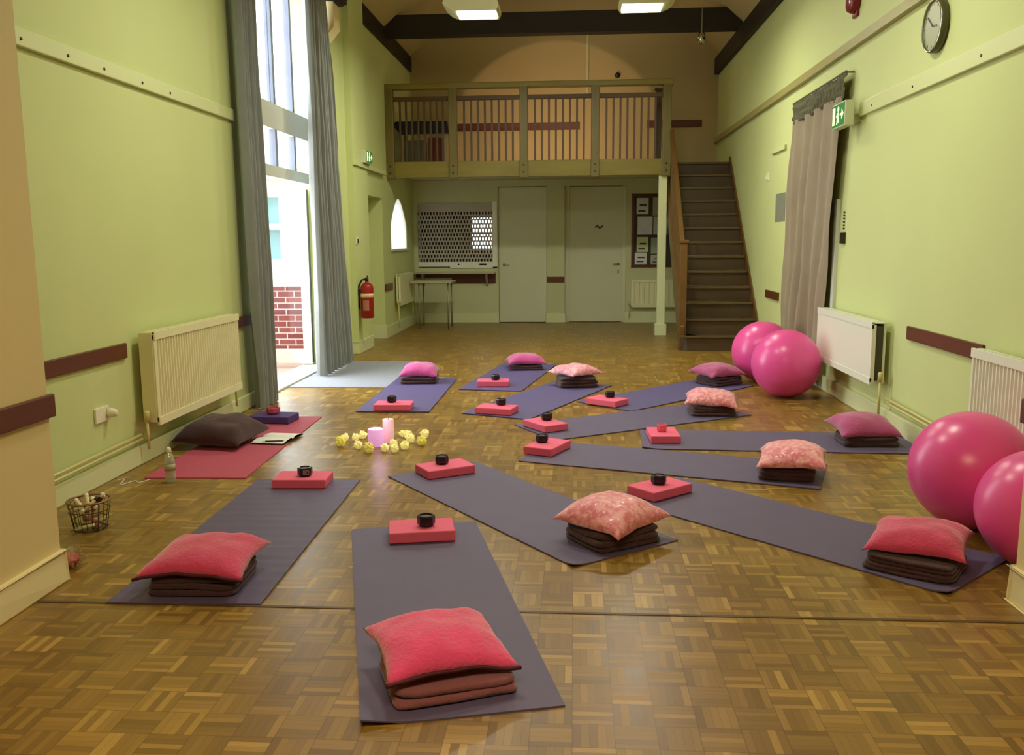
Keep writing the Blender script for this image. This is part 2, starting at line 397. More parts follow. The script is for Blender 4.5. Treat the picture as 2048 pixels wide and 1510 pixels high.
# dado boards
def dado(name, x0, x1, y0, y1, z0=.7, z1=.795):
    return struct(MB().box(x0, x1, y0, y1, z0, z1).build(name, M_dado, bevel=.006), 'brown varnished dado board')
dado('trim_2', XL, XL + .022, YP + .02, 5.33); dado('trim_3', XL, XL + .022, 7.0, 7.6)
dado('trim_4', XR - .022, XR, 5.25, 6.42); dado('trim_5', XR - .022, XR, 10.45, 11.12)
dado('trim_6', a0, a0 + .022, 2.6, YP + .022, .705, .8); dado('trim_7', a1 - .022, a1, 2.6, YP + .022, .705, .8)
dado('trim_8', -.46, -.16, YB - .022, YB, .69, .79); dado('trim_9', -2.1, -1.34, YB - .022, YB, .68, .78)
dado('trim_10', -2.75, -2.728, 12.9, 13.4, .69, .79)
dado('trim_11', -2.02, .09, YB - .022, YB, 3.23, 3.35); dado('trim_12', 1.2, 2.1, YB - .022, YB, 3.24, 3.36)
# picture rails and trunking in wall colour
def prail(name, x0, x1, ya, yb, z0, z1, screws=(), side=1):
    o = struct(MB().box(x0, x1, ya, yb, z0, z1).build(name, M_trimc, bevel=.004))
    for y in screws:
        MB().lathe([(0, -.004), (.009, -.004), (.009, .004), (0, .006)], 8).build('screw', M_black, o, loc=(x1 if side > 0 else x0, y, (z0 + z1) / 2 - .01), rot=(0, side * pi / 2, 0))
    return o
prail('trim_13', XL, XL + .03, YP + .02, 7.36, 2.385, 2.475, (4.48, 4.9, 5.28, 5.75, 6.15))
prail('trim_14', XR - .03, XR, YP, 7.73, 2.39, 2.5, (5.5, 6.55, 7.4), -1)
prail('trim_15', XR - .03, XR, 10.35, 11.0, 2.39, 2.44)
prail('trim_16', -2.71, -2.68, 11.05, 12.9, 2.34, 2.4)
M_trunk = mat('khaki trunking', (158, 150, 92), .5, .03)
struct(MB().box(XR - .05, XR, YP, YB, 2.975, 3.05).build('trim_17', M_trunk))
struct(MB().box(.19, .23, YB - .03, YB, 3.7, 4.75).build('trim_18', M_back))
# loft deck over the back of the hall
struct(MB().box(-2.75, 1.38, 13.3, YB, 2.44, 2.55).box(1.38, XR, 14.03, YB, 2.44, 2.55).build('floor_loft', [M_under]))
# white post carrying the loft
p = MB().box(1.225, 1.345, 13.31, 13.43, 0, 2.44).box(1.2, 1.37, 13.285, 13.455, 0, .17)
struct(p.build('column', M_skirt, bevel=.006))

# ------------------------------------------------------------------ kitchen behind the hatch, frosted window
kb = MB(); ky = 17.1
kb.box(-3.1, -1.0, ky, ky + .1, 0, 1.22).box(-3.1, -1.0, ky, ky + .1, 1.88, 2.6).box(-3.1, -1.98, ky, ky + .1, 1.22, 1.88).box(-1.52, -1.0, ky, ky + .1, 1.22, 1.88)
kb.box(-3.2, -3.1, YB + .3, ky, 0, 2.6).box(-1.0, -.9, YB + .3, ky, 0, 2.6).box(-3.1, -1, YB + .3, ky, 2.5, 2.6).box(-3.1, -1.0, YB + .3, ky + .1, -.1, 0)
struct(kb.build('wall_kitchen', M_kitch))
kw = struct(MB().box(-1.98, -1.52, ky + .02, ky + .06, 1.22, 1.26).box(-1.98, -1.52, ky + .02, ky + .06, 1.84, 1.88).box(-1.98, -1.94, ky + .02, ky + .06, 1.22, 1.88).box(-1.56, -1.52, ky + .02, ky + .06, 1.22, 1.88).box(-1.94, -1.56, ky + .02, ky + .06, 1.53, 1.56).build('window_2', M_upvc))
MB().box(-1.94, -1.56, ky + .03, ky + .035, 1.26, 1.84).build('pane', M_frost, kw)
poly = [(AY0, AZ0)] + [(AY1, AZ0)] + [(AY1 - (AY1 - AY0) * i / NA, archz(AY1 - (AY1 - AY0) * i / NA)) for i in range(NA + 1)]
aw = struct(MB().prism([(AY0 - .04, AZ0 - .03), (AY1 + .04, AZ0 - .03), (AY1 + .04, AZ0), (AY0 - .04, AZ0)], -2.76, -2.72, 'x').build('window_3', M_skirt))
MB().prism(poly, -2.762, -2.757, 'x').build('pane', M_frost, aw)
# doors in the back wall
def lever(parent, x, y, z, s=1):
    h = MB().lathe([(0, 0), (.022, 0), (.022, .01), (0, .012)], 12).tube([(0, 0, .01), (0, 0, .045), (s * .1, 0, .045)], .008)
    return h.build('door_handle', M_chrome, parent, True, (x, y, z), (pi / 2, 0, 0))
d = struct(MB().box(-1.285, -.465, YB + .035, YB + .08, .01, 2.3).build('door_1', M_door, bevel=.004)); lever(d, -1.2, YB + .035, 1.0)
d = struct(MB().box(-.08, .82, YB + .11, YB + .155, .01, 2.3).build('door_2', M_door, bevel=.004)); lever(d, .76, YB + .11, 1.0, -1)
MB().box(.745, .775, YB + .104, YB + .112, .84, .9).build('lock_plate', M_chrome, d)
MB().box(-.16, -.08, YB + .09, YB + .16, 0, 2.31).box(.82, .88, YB + .09, YB + .16, 0, 2.31).build('frame', M_door, d)
sg = MB()
sg.tube([(.0, 0, 0), (.035, 0, .03), (.07, 0, -.01), (.1, 0, .0), (.13, 0, .025)], .013, 6)
tag(sg.build('door_sign', M_black, loc=(.36, YB + .1, 1.62)), 'small black squiggle sign on the white door right of the hatch', 'sign')

# ------------------------------------------------------------------ tall window with the open glazed door
WX = -2.88
def frame(m, ya, yb, za, zb, t=.035): m.box(WX - t, WX + t, ya, yb, za, zb)
wm = MB()
frame(wm, 7.62, 7.7, 0, 4.12); frame(wm, 9.9, 9.98, 0, 4.12); frame(wm, 7.7, 9.9, 4.06, 4.12, .033)
frame(wm, 7.7, 9.9, 2.47, 2.71, .033); frame(wm, 7.7, 9.9, 2.02, 2.13, .033)
win = struct(wm.build('window_1', M_upvc, bevel=.006))
mu = MB()
for y in (8.62, 9.2): frame(mu, y - .03, y + .03, 2.7, 4.08, .03); frame(mu, y - .03, y + .03, 2.12, 2.48, .03)
mu.build('mullion', mat('blue grey mullion', (120, 128, 150), .4), win)
for i, (ya, yb) in enumerate(((7.7, 8.59), (8.65, 9.17), (9.23, 9.9))):
    for za, zb in ((2.71, 4.06), (2.13, 2.47)): MB().box(WX - .004, WX + .004, ya, yb, za, zb).build('pane', M_glass, win)
struct(MB().box(-3.09, XL, 7.62, 9.98, 0, .02).build('trim_19', M_upvc))
# open door leaf, hinged on the far jamb and standing out at right angles
dl = MB(); DY = 9.93; dx0, dx1 = -3.9, -2.97
dl.box(dx1 - .1, dx1, DY - .025, DY + .025, .03, 2.0).box(dx0, dx0 + .1, DY - .025, DY + .025, .03, 2.0).box(dx0 + .1, dx1 - .1, DY - .022, DY + .022, .035, .2).box(dx0 + .1, dx1 - .1, DY - .022, DY + .022, 1.9, 1.995)
d = struct(dl.build('door_3', M_upvc, bevel=.005))
MB().box(dx0 + .1, dx1 - .1, DY - .004, DY + .004, .2, 1.9).build('pane', M_doorgl, d)
MB().box(dx1, dx1 + .012, DY - .012, DY + .012, .05, 1.98).build('gasket', M_black, d)
# outside
struct(MB().box(-14, -3.09, 2, 18, -.15, -.02).build('ground_outside', M_pave))
an = thing('annex_building', 'white outbuilding on a red brick base seen through the open glazed door', 'building', (-4.55, 10.9, -.02))
MB().box(-1.6, 1.44, 0, .25, 0, .88).build('brick_base', M_brick, an)
am_ = MB().box(-1.6, 1.44, 0, .25, .88, 1.22)
am_.box(-1.6, 1.44, .02, .2, 2.0, 2.2)
for x in (-1.6, -1.0, -.4, .2, .62, .98): am_.box(x - .05, x + .05, .02, .2, 1.22, 2.0)
am_.box(1.0, 1.44, 0, .25, 1.22, 2.2).box(-1.6, 1.0, .025, .19, 1.58, 1.65)
am_.build('window_frame', mat('bright white upvc', (240, 242, 240), .4, .01), an)
for x in (-1.6, -1.0, -.4, .2, .62): 
    xb = {.62: .98, .2: .62}.get(x, x + .6)
    for za, zb in ((1.22, 1.58), (1.65, 2.0)): MB().box(x + .05, xb - .05, .1, .12, za, zb).build('pane', M_bluegl, an)
MB().prism([(-.15, 2.18), (2.2, 3.0), (2.2, 3.08), (-.15, 2.24)], -1.7, 1.44, 'x').build('roof', M_roof, an)

# ------------------------------------------------------------------ curtains
def curtain_mesh(y0b, y1b, y0t, y1t, z0, z1, x, n, amp, seed, side=1, z1b=None):
    ny, nz = n * 10, 26; vs = []; fs = []
    for j in range(nz + 1):
        t = j / nz
        for i in range(ny + 1):
            s = i / ny
            ya = y0b + (y0t - y0b) * t; yb = y1b + (y1t - y1b) * t
            y = ya + (yb - ya) * s
            zt = z1 if z1b is None else z1 + (z1b - z1) * s
            z = z0 + (zt - z0) * t
            wob = noise.noise(Vector((s * 6, t * 2.2, seed))) * .9
            a = amp * (.55 + .45 * (1 - t)) * (.75 + .5 * noise.noise(Vector((s * 4, seed, t))))
            px = x + side * a * sin(2 * pi * n * s + wob * 2.2) + side * .02 * noise.noise(Vector((s * 9, t * 5, seed + 3)))
            vs.append((px, y + .015 * wob, z))
    for j in range(nz):
        for i in range(ny):
            k = j * (ny + 1) + i; fs.append((k, k + 1, k + ny + 2, k + ny + 1))
    return MB().add(vs, fs)
o = curtain_mesh(7.27, 7.74, 7.22, 7.6, .008, 4.12, -2.66, 6, .05, 1.3).build('curtain', M_curt, smooth=True)
tag(o, 'grey floor length curtain beside the left radiator, on the near side of the tall window', 'curtain', 'grey curtains of the tall window')
o = curtain_mesh(9.05, 10.36, 9.02, 9.72, .02, 4.12, -2.63, 9, .075, 5.1).build('curtain', M_curt, smooth=True)
tag(o, 'grey floor length curtain on the far side of the tall window, by the corbel', 'curtain', 'grey curtains of the tall window')
cr = thing('curtain', 'taupe pleated curtain hanging on the right wall behind the pink balls', 'curtain', (0, 0, 0))
curtain_mesh(8.45, 9.93, 8.02, 9.77, .04, 2.6, XR - .09, 5, .062, 9.2, -1).build('drape', M_curtr, cr, True)
curtain_mesh(8.0, 9.77, 7.96, 9.78, 2.58, 2.78, XR - .08, 22, .022, 2.2, -1).build('heading', M_curth, cr, True)
tag(MB().tube([(XR - .08, 7.95, 2.79), (XR - .08, 9.79, 2.79)], .009).box(XR - .085, XR, 7.99, 8.0, 2.784, 2.796).box(XR - .085, XR, 9.7, 9.71, 2.784, 2.796).build('curtain_rail', M_curth), 'thin rail carrying the taupe curtain on the right wall', 'curtain rail')
struct(MB().box(XR - .03, XR, 8.22, 8.3, .6, 1.75).build('trim_20', M_upvc))

# ------------------------------------------------------------------ radiators
def radiator(L, H, z, ribs, mface, label, loc, rot, depth=.1, group=None, valve=True):
    """local: length along +x, front faces -y, wall at y=0"""
    t = thing('radiator', label, 'radiator', loc, rot, group)
    # corrugated front panel
    f = depth + .03; fp = []
    if ribs:
        for i in range(ribs):
            a = .02 + (L - .04) * i / ribs; wd = (L - .04) / ribs
            for u, dd in ((0, 0), (.28, 0), (.4, .012), (.88, .012)): fp.append((a + u * wd, -f + dd))
        fp = [(0, -f + .004)] + fp + [(L - .02, -f), (L, -f + .004)]
    else: fp = [(0, -f), (L, -f)]
    poly = fp + [(L, -f + .03), (0, -f + .03)]
    m = MB(); n = len(poly)
    m.prism(poly, z + .02, z + H - .02, 'z')
    m.box(0, L, -f - .004, -f + .012, z, z + .05).box(0, L, -f - .004, -f + .012, z + H - .05, z + H)
    m.build('front_panel', mface, t)
    MB().box(.01, L - .01, -.055, -.035, z + .01, z + H - .01).build('back_panel', mface, t)
    g = MB().box(0, L, -f, -.04, z + H - .012, z + H - .004)
    k = int(L / .05)
    for i in range(k): g.box(.02 + i * (L - .04) / k, .02 + (i + .55) * (L - .04) / k, -f + .02, -.06, z + H - .004, z + H, 1)
    g.build('top_grille', [mface, mface], t)
    for x in (-.006, L - .006) if ribs else (): MB().box(x, x + .012, -f + .012, -.04, z + .02, z + H - .01).build('side_panel', mface, t)
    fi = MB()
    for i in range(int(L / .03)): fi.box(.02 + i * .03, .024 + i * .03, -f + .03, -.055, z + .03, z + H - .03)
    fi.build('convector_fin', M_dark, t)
    for x in (.15, L - .15): MB().box(x - .02, x + .02, -.036, 0, z + .05, z + H - .05).build('bracket', mface, t)
    if valve:
        for x in (-.035, L + .035):
            v = MB().tube([(x, -.075, .1), (x, -.075, z + .05)], .009).tube([(x, -.075, z + .03), (min(max(x, 0), L), -.075, z + .03)], .012).lathe([(.018, 0), (.018, .06), (.012, .07), (0, .07)], 12, (x, -.075, z + .03))
            v.build('valve', M_pipe, t, True)
    return t
radiator(1.44, .6, .25, 36, M_rad, 'cream ribbed radiator on the left wall under the picture rail', (XL + .003, 5.44, 0), pi / 2, .11)
radiator(1.5, .47, .32, 0, M_radw, 'white flat fronted radiator on the right wall behind the far pink balls', (XR - .003, 8.26, 0), -pi / 2, .11)
radiator(1.0, .5, .29, 24, M_radw, 'white ribbed radiator on the right wall behind the near pink balls', (XR - .003, 5.16, 0), -pi / 2, .08)
radiator(1.15, .48, .43, 0, M_rad, 'cream radiator on the left wall beneath the pointed window', (-2.747, 13.55, 0), pi / 2, .07)
radiator(1.2, .47, .27, 14, M_rad, 'cream ribbed radiator under the notice board by the stairs', (.98, YB - .003, 0), 0, .07)
# pipe runs
pl = MB()
for dz in (0, .03): pl.tube([(XL + .045, YP + .05, .15 + dz), (XL + .045, 5.4, .17 + dz)], .009)
tag(pl.build('heating_pipe', M_pipe, smooth=True), 'pair of thin cream pipes running along the left baseboard to the radiator', 'pipe')
pl = MB()
for dz in (0, .03): pl.tube([(XR - .045, 6.7, .2 + dz), (XR - .045, 5.2, .18 + dz)], .009)
tag(pl.build('heating_pipe', M_pipe, smooth=True), 'pair of thin pipes along the right baseboard between the two white radiators', 'pipe')

# ------------------------------------------------------------------ loft balustrade
bl = thing('balcony_railing', 'golden brown wooden balustrade along the front of the loft', 'railing', (0, 13.3, 0))
posts = [-2.69, -1.76, -.73, .3, 1.32]
post = None
for i, x in enumerate(posts):
    if post is None:
        post = MB().box(-.06, .06, -.05, .05, 2.31, 3.6).build('post', M_rail, bl, loc=(x, -.02, 0), bevel=.008)
        bolt = MB().lathe([(0, 0), (.014, 0), (.014, .008), (0, .01)], 8).build('bolt', M_black, post, loc=(0, -.05, 2.39), rot=(pi / 2, 0, 0))
        q = bolt.copy(); C.objects.link(q); q.parent = post; q.location = (0, -.05, 2.49)
    else:
        q = copy_tree(post, bl); q.location = (x, -.02, 0)
MB().box(-2.75, 1.4, -.07, .07, 3.58, 3.66).build('top_rail', M_railh, bl, bevel=.01)
MB().box(-2.7, 1.3, -.025, .035, 3.42, 3.48).build('middle_rail', M_balu, bl, bevel=.005)
MB().box(-2.75, 1.38, -.03, .03, 2.33, 2.56).build('fascia_board', M_railh, bl, bevel=.006)
ba = None
for i in range(4):
    a, b = posts[i] + .06, posts[i + 1] - .06
    for k in range(8):
        x = a + (b - a) * (k + 1) / 9
        if ba is None: ba = MB().box(-.014, .014, -.014, .014, 2.56, 3.43).build('baluster', M_balu, bl, loc=(x, 0, 0))
        else: q = ba.copy(); C.objects.link(q); q.parent = bl; q.location = (x, 0, 0)
tag(MB().box(1.22, 1.31, 13.95, 14.04, 2.55, 3.62).box(1.2, 1.33, 13.93, 14.06, 3.62, 3.65).build('newel_post', M_step), 'dark wooden post at the head of the stairs behind the railing', 'post')
# things standing on the loft
t = thing('folding_table', 'dark draped table standing at the left end of the loft behind the railing', 'table', (-2.3, 13.95, 2.55))
MB().box(-.38, .4, -.3, .3, .6, .63).prism([(-.38, .63), (.4, .63), (.43, .45), (-.3, .44), (-.41, .56)], -.31, -.3).prism([(.4, .63), (.43, .45), (.41, .45), (.39, .62)], -.3, .3).build('table_cloth', M_black, t)
for x in (-.34, .36):
    for y in (-.25, .25): MB().box(x - .015, x + .015, y - .015, y + .015, 0, .6).build('leg', M_steel, t)
bx = MB().box(-.1, .1, -.1, .1, 0, .4); tag(bx.build('storage_box', mat('dull red card', (120, 48, 40), .7), loc=(-2.1, 13.82, 2.55), bevel=.01), 'dull red upright box under the dark table on the loft', 'box')
bx = MB().box(-.16, .16, -.12, .12, 0, .36); tag(bx.build('storage_box', mat('grey card', (96, 92, 72), .7), loc=(-2.42, 13.85, 2.55), bevel=.01), 'grey brown box under the dark table on the loft', 'box')

# ------------------------------------------------------------------ staircase
st = thing('staircase', 'dark brown wooden staircase climbing along the right wall to the loft', 'stairs', (0, 0, 0))
RISE, Y0, GO, SX0, SX1 = .197, 11.38, .216, 1.41, 2.328
for k in range(13):
    y = Y0 + GO * k; z = RISE * (k + 1)
    x0 = SX0 if k else 1.36
    tr = MB().box(x0, SX1, y + .02, y + .05, z - RISE, z - .03).box(x0, SX1, y + .02, y + GO + .05, z - .03, z - .005)
    if k == 0: tr = MB().box(1.44, SX1, y + .02, y + .05, 0, z - .03).box(1.44, SX1, y + .02, y + GO + .05, z - .03, z - .005).lathe([(.1, 0), (.1, z - .005), (0, z - .005)], 20, (1.47, y + .12, 0))
    s_ = tr.build('step', M_step, st)
    MB().box(x0, SX1, y - .005, y + .022, z - .032, z, 0).build('nosing', M_nose, s_, bevel=.006)
yt = Y0 + GO * 12
sp = [(Y0, 0), (Y0 + .25, 0), (yt + .05, 2.36), (yt + .05, 2.64), (yt, 2.63), (Y0, .23)]
MB().prism(sp, SX1 + .005, XR - .002, 'x').build('stringer', M_stringer, st)
MB().prism([(Y0 + .1, 0), (Y0 + .3, 0), (yt, 2.34), (yt, 2.56), (Y0 + .1, .3)], SX0 - .045, SX0, 'x').build('stringer', M_stringer, st)
NX = SX0 - .02
MB().box(NX - .045, NX + .045, Y0 + .12, Y0 + .21, 0, 1.36).build('newel', M_stringer, st, bevel=.006)
MB().box(NX - .06, NX + .06, Y0 + .105, Y0 + .225, 1.36, 1.4).build('newel_cap', M_stringer, st, bevel=.008)
hy0, hz0, hy1, hz1 = Y0 + .2, 1.22, 13.2, 2.88
MB().prism([(hy0, hz0), (hy1, hz1), (hy1, hz1 + .075), (hy0, hz0 + .075)], NX - .03, NX + .03, 'x').build('handrail', M_stringer, st, bevel=.01)
for k in range(13):
    f = (k + .7) / 13.4; y = hy0 + (hy1 - hy0) * f; zb = .3 + (y - Y0 - .1) * (2.26 / (yt - Y0 - .1)); zt = hz0 + (hz1 - hz0) * f
    MB().box(NX - .015, NX + .015, y - .015, y + .015, zb - .02, zt + .01).build('baluster', M_stringer, st)

# ------------------------------------------------------------------ hatch, shelf, table, notice board
sh = thing('roller_shutter', 'grey perforated roller shutter closing the kitchen serving hatch', 'shutter', (0, YB, 0))
g = MB(); nrow = 12; rh = (HZ1 - .14 - HZ0 - .09) / nrow; SXL = HX0 + .46
for i in range(nrow + 1): z = HZ0 + .09 + i * rh; g.box(HX0 + .01, HX1 - .05, .012, .022, z - .011, z + .011)
for i in range(nrow):
    z = HZ0 + .09 + i * rh; off = (i % 2) * .5
    for k in range(25):
        x = HX0 + .01 + (k + off) * .0525
        if x + .026 > HX1 - .05: continue
        g.box(x, x + .024, .014, .02, z, z + rh)
g.build('grille', M_shut, sh)
MB().box(HX0 + .55, HX1 - .05, 0, .03, HZ0 + .02, HZ0 + .1).box(HX0, HX0 + .55, .008, .026, HZ0 + .02, HZ0 + .1).build('bottom_bar', M_radw, sh)
MB().box(HX0, HX1, -.01, .03, HZ1 - .14, HZ1).build('roller_box', M_shut, sh)
MB().box(HX1 - .06, HX1 + .02, -.02, .03, HZ0 - .01, HZ1 + .02).box(HX0 + .55, HX1 + .02, -.02, .03, HZ0 - .01, HZ0 + .02).build('guide_rail', M_radw, sh, bevel=.003)
MB().box(-1.62, -1.5, -.012, 0, HZ0 + .045, HZ0 + .07).build('handle', M_black, sh)
MB().lathe([(0, 0), (.014, 0), (.014, .01), (0, .01)], 10).build('lock', M_black, sh, loc=(-1.98, 0, HZ0 + .06), rot=(pi / 2, 0, 0))
t = thing('serving_shelf', 'long grey shelf fixed to the back wall below the hatch', 'shelf', (0, YB, 0))
MB().box(-2.72, -1.34, -.3, 0, .855, .885).build('shelf_board', M_table, t, bevel=.004)
MB().box(-2.72, -1.34, -.03, 0, .78, .855).build('batten', M_dado, t)
for x in (-2.6, -1.5): MB().prism([(-.26, .855), (0, .855), (0, .64), (-.03, .64)], x, x + .03, 'x').build('bracket', M_table, t)
t = thing('folding_table', 'small pale folding table with thin steel legs in the rear left corner', 'table', (-2.27, 14.5, 0))
MB().box(-.35, .32, -.28, .26, .735, .77).build('table_top', M_table, t, bevel=.006)
for x in (-.22, .25):
    for y in (-.22, .2): MB().tube([(x, y, 0), (x, y, .735)], .012).build('leg', M_steel, t, True)
nb = thing('notice_board', 'brown framed notice board on the back wall beside the stairs', 'notice board', (0, YB, 0))
bx0, bx1, bz0, bz1 = .97, 1.72, .94, 2.17
MB().box(bx0, bx1, -.012, 0, bz0, bz1).build('felt', M_cork, nb)
MB().box(bx0, bx0 + .05, -.03, 0, bz0, bz1).box(bx1 - .05, bx1, -.03, 0, bz0, bz1).box(bx0 + .05, bx1 - .05, -.028, 0, bz1 - .05, bz1 - .001).box(bx0 + .05, bx1 - .05, -.028, 0, bz0 + .001, bz0 + .05).build('frame', M_dado, nb, bevel=.004)
rows = [(1.05, 1.83, .2, .27, (206, 206, 204), 'white notice sheet top left on the notice board'), (1.32, 1.81, .22, .3, (168, 160, 140), 'tan notice sheet top centre on the notice board'),
        (1.07, 1.49, .25, .3, (210, 212, 214), 'blank white sheet in the middle left of the notice board'), (1.335, 1.49, .24, .3, (188, 192, 194), 'pale grey sheet in the middle of the notice board'),
        (1.06, 1.2, .19, .25, (200, 206, 150), 'pale green sheet above the white leaflet on the notice board'), (1.03, 1.0, .2, .19, (216, 216, 214), 'white leaflet at the lower left of the notice board'),
        (1.3, 1.17, .22, .27, (156, 162, 140), 'grey green poster right of the pale green sheet on the notice board'), (1.3, 1.0, .24, .15, (178, 176, 150), 'beige leaflet at the bottom centre of the notice board')]
for i, (x, z, wd, h, col, lab) in enumerate(rows):
    m = MB().box(x, x + wd, -.016, -.0125, z, z + h)
    o = m.build('notice_sheet', mat('sheet %d' % i, col, .7, .1, 9)); o.location = (0, YB, 0); tag(o, lab, 'paper', 'sheets pinned to the notice board')
    for q, (a, b) in enumerate(((.15, .35), (.5, .68))):
        if i in (0, 4, 5, 7): MB().box(x + .03 + .02 * q, x + wd - .05 + .02 * q, -.0175, -.016, z + h * a, z + h * (a + .12)).build('printed_block', mat('dark print', (62, 66, 52), .7), o)

# ------------------------------------------------------------------ wall fittings
fe = thing('fire_extinguisher', 'red fire extinguisher hanging on the wall beside the door recess', 'fire extinguisher', (-2.6, 11.12, .45))
prof = [(0, 0), (.07, 0), (.08, .012), (.08, .38)] + [(.08 * cos(a), .38 + .07 * sin(a)) for a in [pi / 2 * i / 6 for i in range(1, 6)]] + [(.022, .455), (.022, .48), (0, .48)]
MB().lathe(prof, 24).build('cylinder', M_red, fe, True)
MB().lathe([(.081, .26), (.0815, .26), (.0815, .31), (.081, .31)], 24, cap=False).build('label_band', M_label, fe, True)
lb = MB()
for k in range(7):
    a = -pi / 2 - .5 + k * .14; b = a + .14; r = .0812
    lb.add([(r * cos(a), r * sin(a), .1), (r * cos(b), r * sin(b), .1), (r * cos(b), r * sin(b), .23), (r * cos(a), r * sin(a), .23)], [(0, 1, 2, 3)])
lb.build('instruction_label', mat('dull label', (176, 110, 92), .5), fe)
MB().lathe([(.024, .47), (.024, .5), (.012, .51), (0, .51)], 12).tube([(0, 0, .5), (.02, -.04, .53), (.03, -.1, .535)], .007).tube([(0, 0, .49), (.02, -.05, .5), (.03, -.09, .49)], .006).build('valve', M_black, fe, True)
MB().tube([(-.02, 0, .49), (-.06, -.01, .48), (-.1, -.01, .4), (-.105, -.01, .25), (-.1, -.02, .12)], .012).build('hose', M_black, fe, True)
MB().box(-.11, -.08, -.03, .03, .3, .36).build('wall_bracket', M_black, fe)
sw = thing('light_switch', 'small white switch plate with dark rocker above the fire extinguisher', 'switch', (-2.71, 11.12, 1.42))
MB().box(0, .012, -.045, .045, -.045, .045).build('plate', M_white, sw, bevel=.003); MB().box(.012, .02, -.012, .03, -.03, .02).build('rocker', M_black, sw)
pk = thing('plug_socket', 'white double socket on the left wall below the dado board', 'socket', (XL, 5.0, .405))
MB().box(0, .014, -.075, .075, -.045, .045).build('plate', M_white, pk, bevel=.003)
MB().box(.014, .018, .045, .06, .01, .03).build('rocker', M_white, pk)
pg = MB().lathe([(0, 0), (.026, 0), (.028, .02), (.02, .05), (.012, .055), (0, .055)], 14)
tag(pg.build('plug', M_white, smooth=True, loc=(XL + .016, 5.06, .405), rot=(0, pi / 2, 0)), 'white plug pushed into the double socket on the left wall', 'plug')
# clock
ck = thing('wall_clock', 'round satin wall clock high on the right wall', 'clock', (XR, 6.22, 2.76), rot=(0, -pi / 2, 0))
MB().lathe([(0, 0), (.165, 0), (.17, .02), (.165, .05), (.15, .055), (.15, .04), (0, .04)], 40).build('case', M_rim, ck, True)
MB().lathe([(0, .041), (.15, .041), (.15, .043), (0, .043)], 40).build('dial', M_silver, ck)
tk = MB()
for k in range(12): 
    a = k * pi / 6; tk.box(-.003, .003, .125, .142, .0431, .0445)
    for q in range(8):
        x, y, z = tk.v[-8 + q]; tk.v[-8 + q] = (x * cos(a) - y * sin(a), x * sin(a) + y * cos(a), z)
tk.build('hour_marks', M_bronze, ck)
# local x is world +z (up); local y is world y
def hand(name, ang, ln, w_):
    h = MB().box(-w_, w_, -.015, ln, .045, .048).build(name, M_black, ck); h.rotation_euler = (0, 0, ang)
hand('hour_hand', R(-190), .075, .005); hand('minute_hand', R(-38), .11, .0035)
MB().lathe([(.153, .05), (.158, .056), (.163, .05)], 40, cap=False).build('bezel', M_chrome, ck, True)
# alarm bell
al = thing('fire_alarm', 'dark red fire alarm sounder at the top of the right wall left of the clock', 'alarm', (XR + .004, 8.0, 3.36), rot=(0, -pi / 2, 0))
MB().lathe([(0, 0), (.1, 0), (.1, .05), (.085, .08), (0, .08)], 24).build('sounder', M_alarm, al, True)
MB().box(-.13, .13, -.06, .06, 0, .03).build('base', M_alarm, al, bevel=.006)
# exit signs
def exit_sign(label, loc, rz, L=.36, H=.2, D=.075, back=0):
    e = thing('exit_sign', label, 'sign', loc, rz, 'green emergency exit signs')
    MB().box(0, L, -D, 0, 0, H).build('case', M_signgrey, e, bevel=.006)
    if back: MB().box(L * .3, L * .7, 0, back, H * .2, H * .5).build('wall_bracket', M_signgrey, e)
    MB().box(.012, L - .012, -D - .003, -D, .012, H - .012).build('green_panel', M_green, e)
    y = -D - .005; m = MB()
    def poly(pts): m.prism([(a * L, b * H) for a, b in pts], y, y + .0015)
    poly([(.08, .15), (.26, .15), (.26, .85), (.08, .85)])                                # doorway
    poly([(.42, .5), (.5, .62), (.56, .6), (.5, .42)]); poly([(.44, .45), (.52, .42), (.46, .14), (.4, .14)]); poly([(.48, .45), (.55, .42), (.6, .2), (.54, .18)]); poly([(.36, .48), (.46, .6), (.49, .56), (.38, .42)])
    m.lathe([(0, 0), (.022, 0), (.022, .0015), (0, .0015)], 10)
    o0 = len(m.v) - 40
    for q in range(o0, len(m.v)): x_, y_, z_ = m.v[q]; m.v[q] = (x_ + .51 * L, y + z_, y_ + .74 * H)
    poly([(.66, .46), (.78, .46), (.78, .3), (.93, .5), (.78, .7), (.78, .54), (.66, .54)])  # arrow
    m.build('pictogram', M_glow, e)
    return e
exit_sign('green running man exit sign box on the right wall beside the taupe curtain', (2.264, 8.0, 2.315), -pi / 2, back=.093)
exit_sign('small lit exit sign on the left wall next to the loft railing', (-2.712, 11.45, 2.4), pi / 2, .34, .16, .08)
# odds and ends on the right wall
tag(MB().box(-.012, 0, -.05, .05, -.05, .05).box(-.03, -.012, -.02, .03, -.03, .02).build('light_switch', [M_white], loc=(XR, 11.26, 2.15), bevel=.003), 'small square switch on the right wall above the stairs', 'switch')
tag(MB().box(-.006, 0, -.24, .24, -.16, .16).build('notice_sheet', mat('grey card notice', (130, 132, 116), .6), loc=(XR + .002, 10.56, 1.76)), 'grey card notice half hidden behind the far edge of the taupe curtain', 'paper')
kb_ = thing('key_box', 'tiny black box with a short hanging chain on the right wall by the curtain', 'box', (XR + .002, 8.06, 1.36))
MB().box(-.03, 0, -.045, .045, 0, .1).build('case', M_bronze, kb_, bevel=.004)
ch = MB()
for i in range(6): ch.lathe([(0, -.01), (.009, -.004), (.009, .004), (0, .01)], 6, (-.012, 0, .13 + i * .028))
ch.build('chain', M_bronze, kb_)
